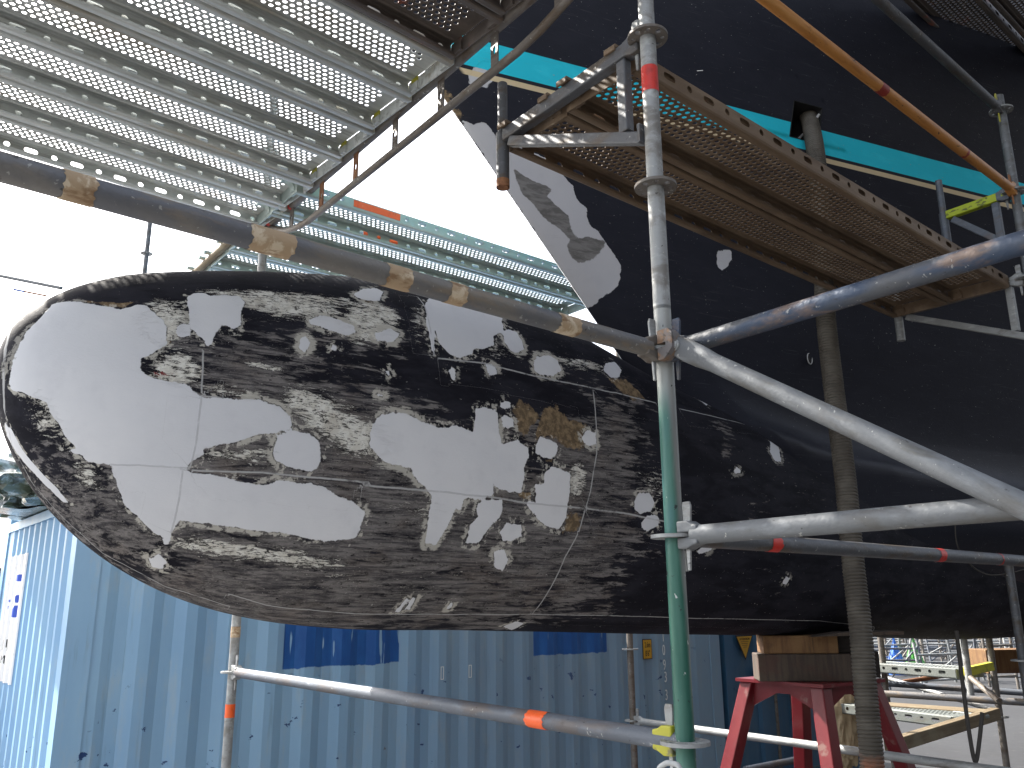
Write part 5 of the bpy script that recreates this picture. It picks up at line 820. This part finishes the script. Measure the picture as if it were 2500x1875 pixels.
# ------------------------------------------------------------------ clutter beyond the keel, lower right
bg=blob('paper_sack',at(2050,1752,6.9),(.13,.10,.36),M['bag'],'tall crumpled tan paper wrapping standing behind the red stand','paper sack',.35,2.2,11); 
def plk(label,A,d,L,m): return plank(label,A,d,L,m,'planks lying on the low scaffold beyond the keel')
dU=Vector((.42,-.907,0)).normalized()
A=at(2345,1634,6.65); d=Vector((A.x-2.965,A.y-7.3,0)).normalized(); plk('pale plank with holed edge lying on the low scaffold behind the hose',A-d*1.2+Vector((-d.y,d.x,0))*.16,d,1.2,'deck_low')
A=at(2335,1752,5.95); plk('pale perforated plank on the lowest level behind the hose',A-d*1.2+Vector((-d.y,d.x,0))*.16,d,1.2,'deck_low')
def beam(label,A,B,w_,h_,m,name='timber_beam',cat='beam'):
    fm=frame(A,B-A); b=MB(); b.box((0,-w_/2,-h_/2),((B-A).length,w_/2,h_/2)); o=b.build(name,m); o.location=fm.translation; o.rotation_euler=fm.to_euler(); bv=o.modifiers.new('bevel','BEVEL'); bv.width=.004; bv.segments=2; return tag(o,label,cat)
beam('brown beam slanting up to the right at the lower right',at(2170,1822,5.35),at(2432,1742,6.2),.06,.075,M['wood_beam'])
beam('brown board lying along the lowest planks behind the hose',at(2150,1722,6.7),at(2425,1742,6.25),.22,.03,M['wood_beam'])
beam('short mossy yellow bar joining the low plank to its pole',at(2358,1640,6.6),at(2420,1626,6.75),.05,.06,M['yellow'])
S1=at(2480,1500,5.1); S2=at(2420,1600,6.8)
gs='short poles of the low scaffold beyond the keel'
def pole(label,x,y,z0,z1,m=M['steel_dirty'],rings=(),r=TR):
    root=empty('scaffold_standard',label,'scaffold pole',gs,(x,y,z0)); b=MB(); b.sweep([(0,0,0),(0,0,z1-z0)],r,20); b.build('tube',m,root,True)
    for z in rings:
        o=link('rosette',ROS,root); o.location=(0,0,z-z0)
pole('dark pole at the lower right corner, in front of the hull',S1.x,S1.y,.02,H+.21,M['galv_dark'],(.56,1.06,1.56))
pole('brown pole carrying the low planks, left of the corner pole',S2.x,S2.y,.02,1.75,M['steel_dirty'],(.55,1.05))
p=at(2358,1600,6.6); pole('short pipe stub with a rusty end behind the hanging rope',p.x,p.y,1.18,1.78,M['galv'])
p=at(2165,1700,7.4); pole('pole behind the hose with clamps on it',p.x,p.y,.02,1.72,M['steel_dirty'],(1.06,))
def tb(label,A,B,m,r=TR):
    fm=frame(A,B-A); b=MB(); b.sweep([(0,0,0),((B-A).length,0,0)],r,16); o=b.build('scaffold_tube',m,None,True); o.location=fm.translation; o.rotation_euler=fm.to_euler(); return tag(o,label,'scaffold tube','loose tubes of the low scaffold')
tb('pale blue grey tube crossing level behind the hose',at(2150,1668,7.6),at(2510,1692,7.0),M['galv_blue'])
tb('brown tube with an orange mark crossing below the pale one',at(2130,1692,6.9),at(2520,1716,6.3),M['tube_black'])
tb('thin grey diagonal tube falling to the right behind the hose',at(2140,1648,8.0),at(2440,1738,6.9),M['galv'],.019)
tb('dark red tube rising to the right beyond the low planks',at(2205,1665,8.2),at(2330,1646,8.4),M['rust'],.02)
tb('slanting tube between the low pole and the corner pole',at(2370,1655,6.5),at(2440,1712,6.1),M['steel_dirty'],.02)
tb('blue grey tube low at the bottom edge behind the red legs',at(1820,1880,6.2),at(1960,1852,6.8),M['galv_blue'])
# yard stock: frames, racks, bags, seen small under the keel
rr=random.Random(5)
def frame_thing(label,c,rot,w_,h_,m,rungs,lean,r=.02):
    root=empty('ladder_rack',label,'ladder rack','steel frames stored in the yard beyond the keel',c); root.rotation_euler=(lean,0,rot)
    for x in (0,w_):
        b=MB(); b.sweep([(x,0,0),(x,0,h_)],r,8); b.build('upright',m,root,True)
    for k in range(rungs):
        z=h_*(k+.5)/rungs; b=MB(); b.sweep([(0,0,z),(w_,0,z)],r*.8,8); b.build('rung',m,root,True)
    b=MB(); b.sweep([(0,0,h_*.15),(w_,0,h_*.75)],r*.7,8); b.build('diagonal',m,root,True)
kinds=['leaning grey ladder rack','tilted narrow frame','pale ladder frame','stout grey frame','low rack frame','blue grey frame','dark frame']
spots=['just right of the hose','behind the blue bag','left of the green bag','right of the green bag','in the middle of the yard gap','behind the hanging rope','right of the hanging rope','left of the corner pole','at the right end of the yard gap']
i=0
for px in range(2110,2530,27):
    Y=rr.uniform(19,27); p=at(px,1600,Y)
    frame_thing('%s %s, seen under the keel'%(kinds[i%7],spots[min(8,(px-2110)*9//420)]),(p.x,p.y,0),rr.uniform(-.7,.7),rr.uniform(.6,1.3),rr.uniform(.95,1.5),M[('galv_light','galv','galv_blue','steel_dirty')[i%4]],rr.choice((2,3,5)),rr.uniform(-.3,.3),.03); i+=1
for k in range(9):
    px=2110+k*48; p=at(px,1600,30+k%3*2)
    root=empty('steel_rack','%s of tubes in the yard, %s'%(('crate','stacked rack','tall rack')[k%3],('far left of the gap','left of the gap behind the bags','behind the blue bag','between the two bags','just beyond the green bag','in the middle distance','behind the rope','near the far stand','at the far right')[k]),'steel rack','tube racks stored in the yard',(p.x,p.y,0))
    for q in range(7):
        b=MB(); zq=.12+q*.19; b.sweep([(-.8,0,zq),(.8,.1,zq)],.035,6); b.build('stored_tube',M[('galv_light','galv_blue','galv')[q%3]],root,True)
    for x in (-.75,0,.75):
        b=MB(); b.box((x-.03,-.06,0),(x+.03,.0,1.45)); b.build('post',M['steel_dirty'],root)
def cone_bag(label,px,Y,m,hh):
    p=at(px,1600,Y); o=blob('plastic_bag',(p.x,p.y,0),(.33,.3,1),m,label,'plastic bag',.18,2.5,px%7,0,4)
    for v in o.data.vertices:
        f=max(0,v.co.z); v.co.x*=(1-.85*min(1,f)); v.co.y*=(1-.85*min(1,f)); v.co.z=f*hh
cone_bag('bright blue bag tied at the top, in the yard beyond the keel',2186,24,M['bluebag'],.92); cone_bag('bright green bag tied at the top, in the yard beyond the keel',2232,24,M['greenbag'],1.0)

# light blocker added behind and to the right of the viewer, out of frame: it darkens the right-hand side and fills the hull's reflections
wc=Vector((N[0],N[1],0))+U*9.5; M['blocker_skin']=mat('blocker_cladding',(.05,.048,.045),[((.08,.075,.07),(1,1,1),5,.5,.7,.6)],.8)
sh=empty('light_blocker','long dark clad hall added behind the viewer, outside the picture, to block light','blocker',mx=frame(wc-VB*5,VB))
b=MB(); x=0
while x<26: b.box((x,-.06,.0),(x+.30,.0,11)); b.box((x+.30,-.12,0),(x+.60,-.06,11)); x+=.60
b.build('blocker_wall',M['blocker_skin'],sh)
b=MB(); b.box((-.2,-12,11.002),(26.4,.3,11.4)); b.box((0,-11.9,0),(.2,-.13,11)); b.build('roof',M['blocker_skin'],sh)  # roof and end wall of the added light blocker
b=MB(); b.box((9,.002,0),(14,.05,5)); b.build('door',M['cmaroon'],sh)
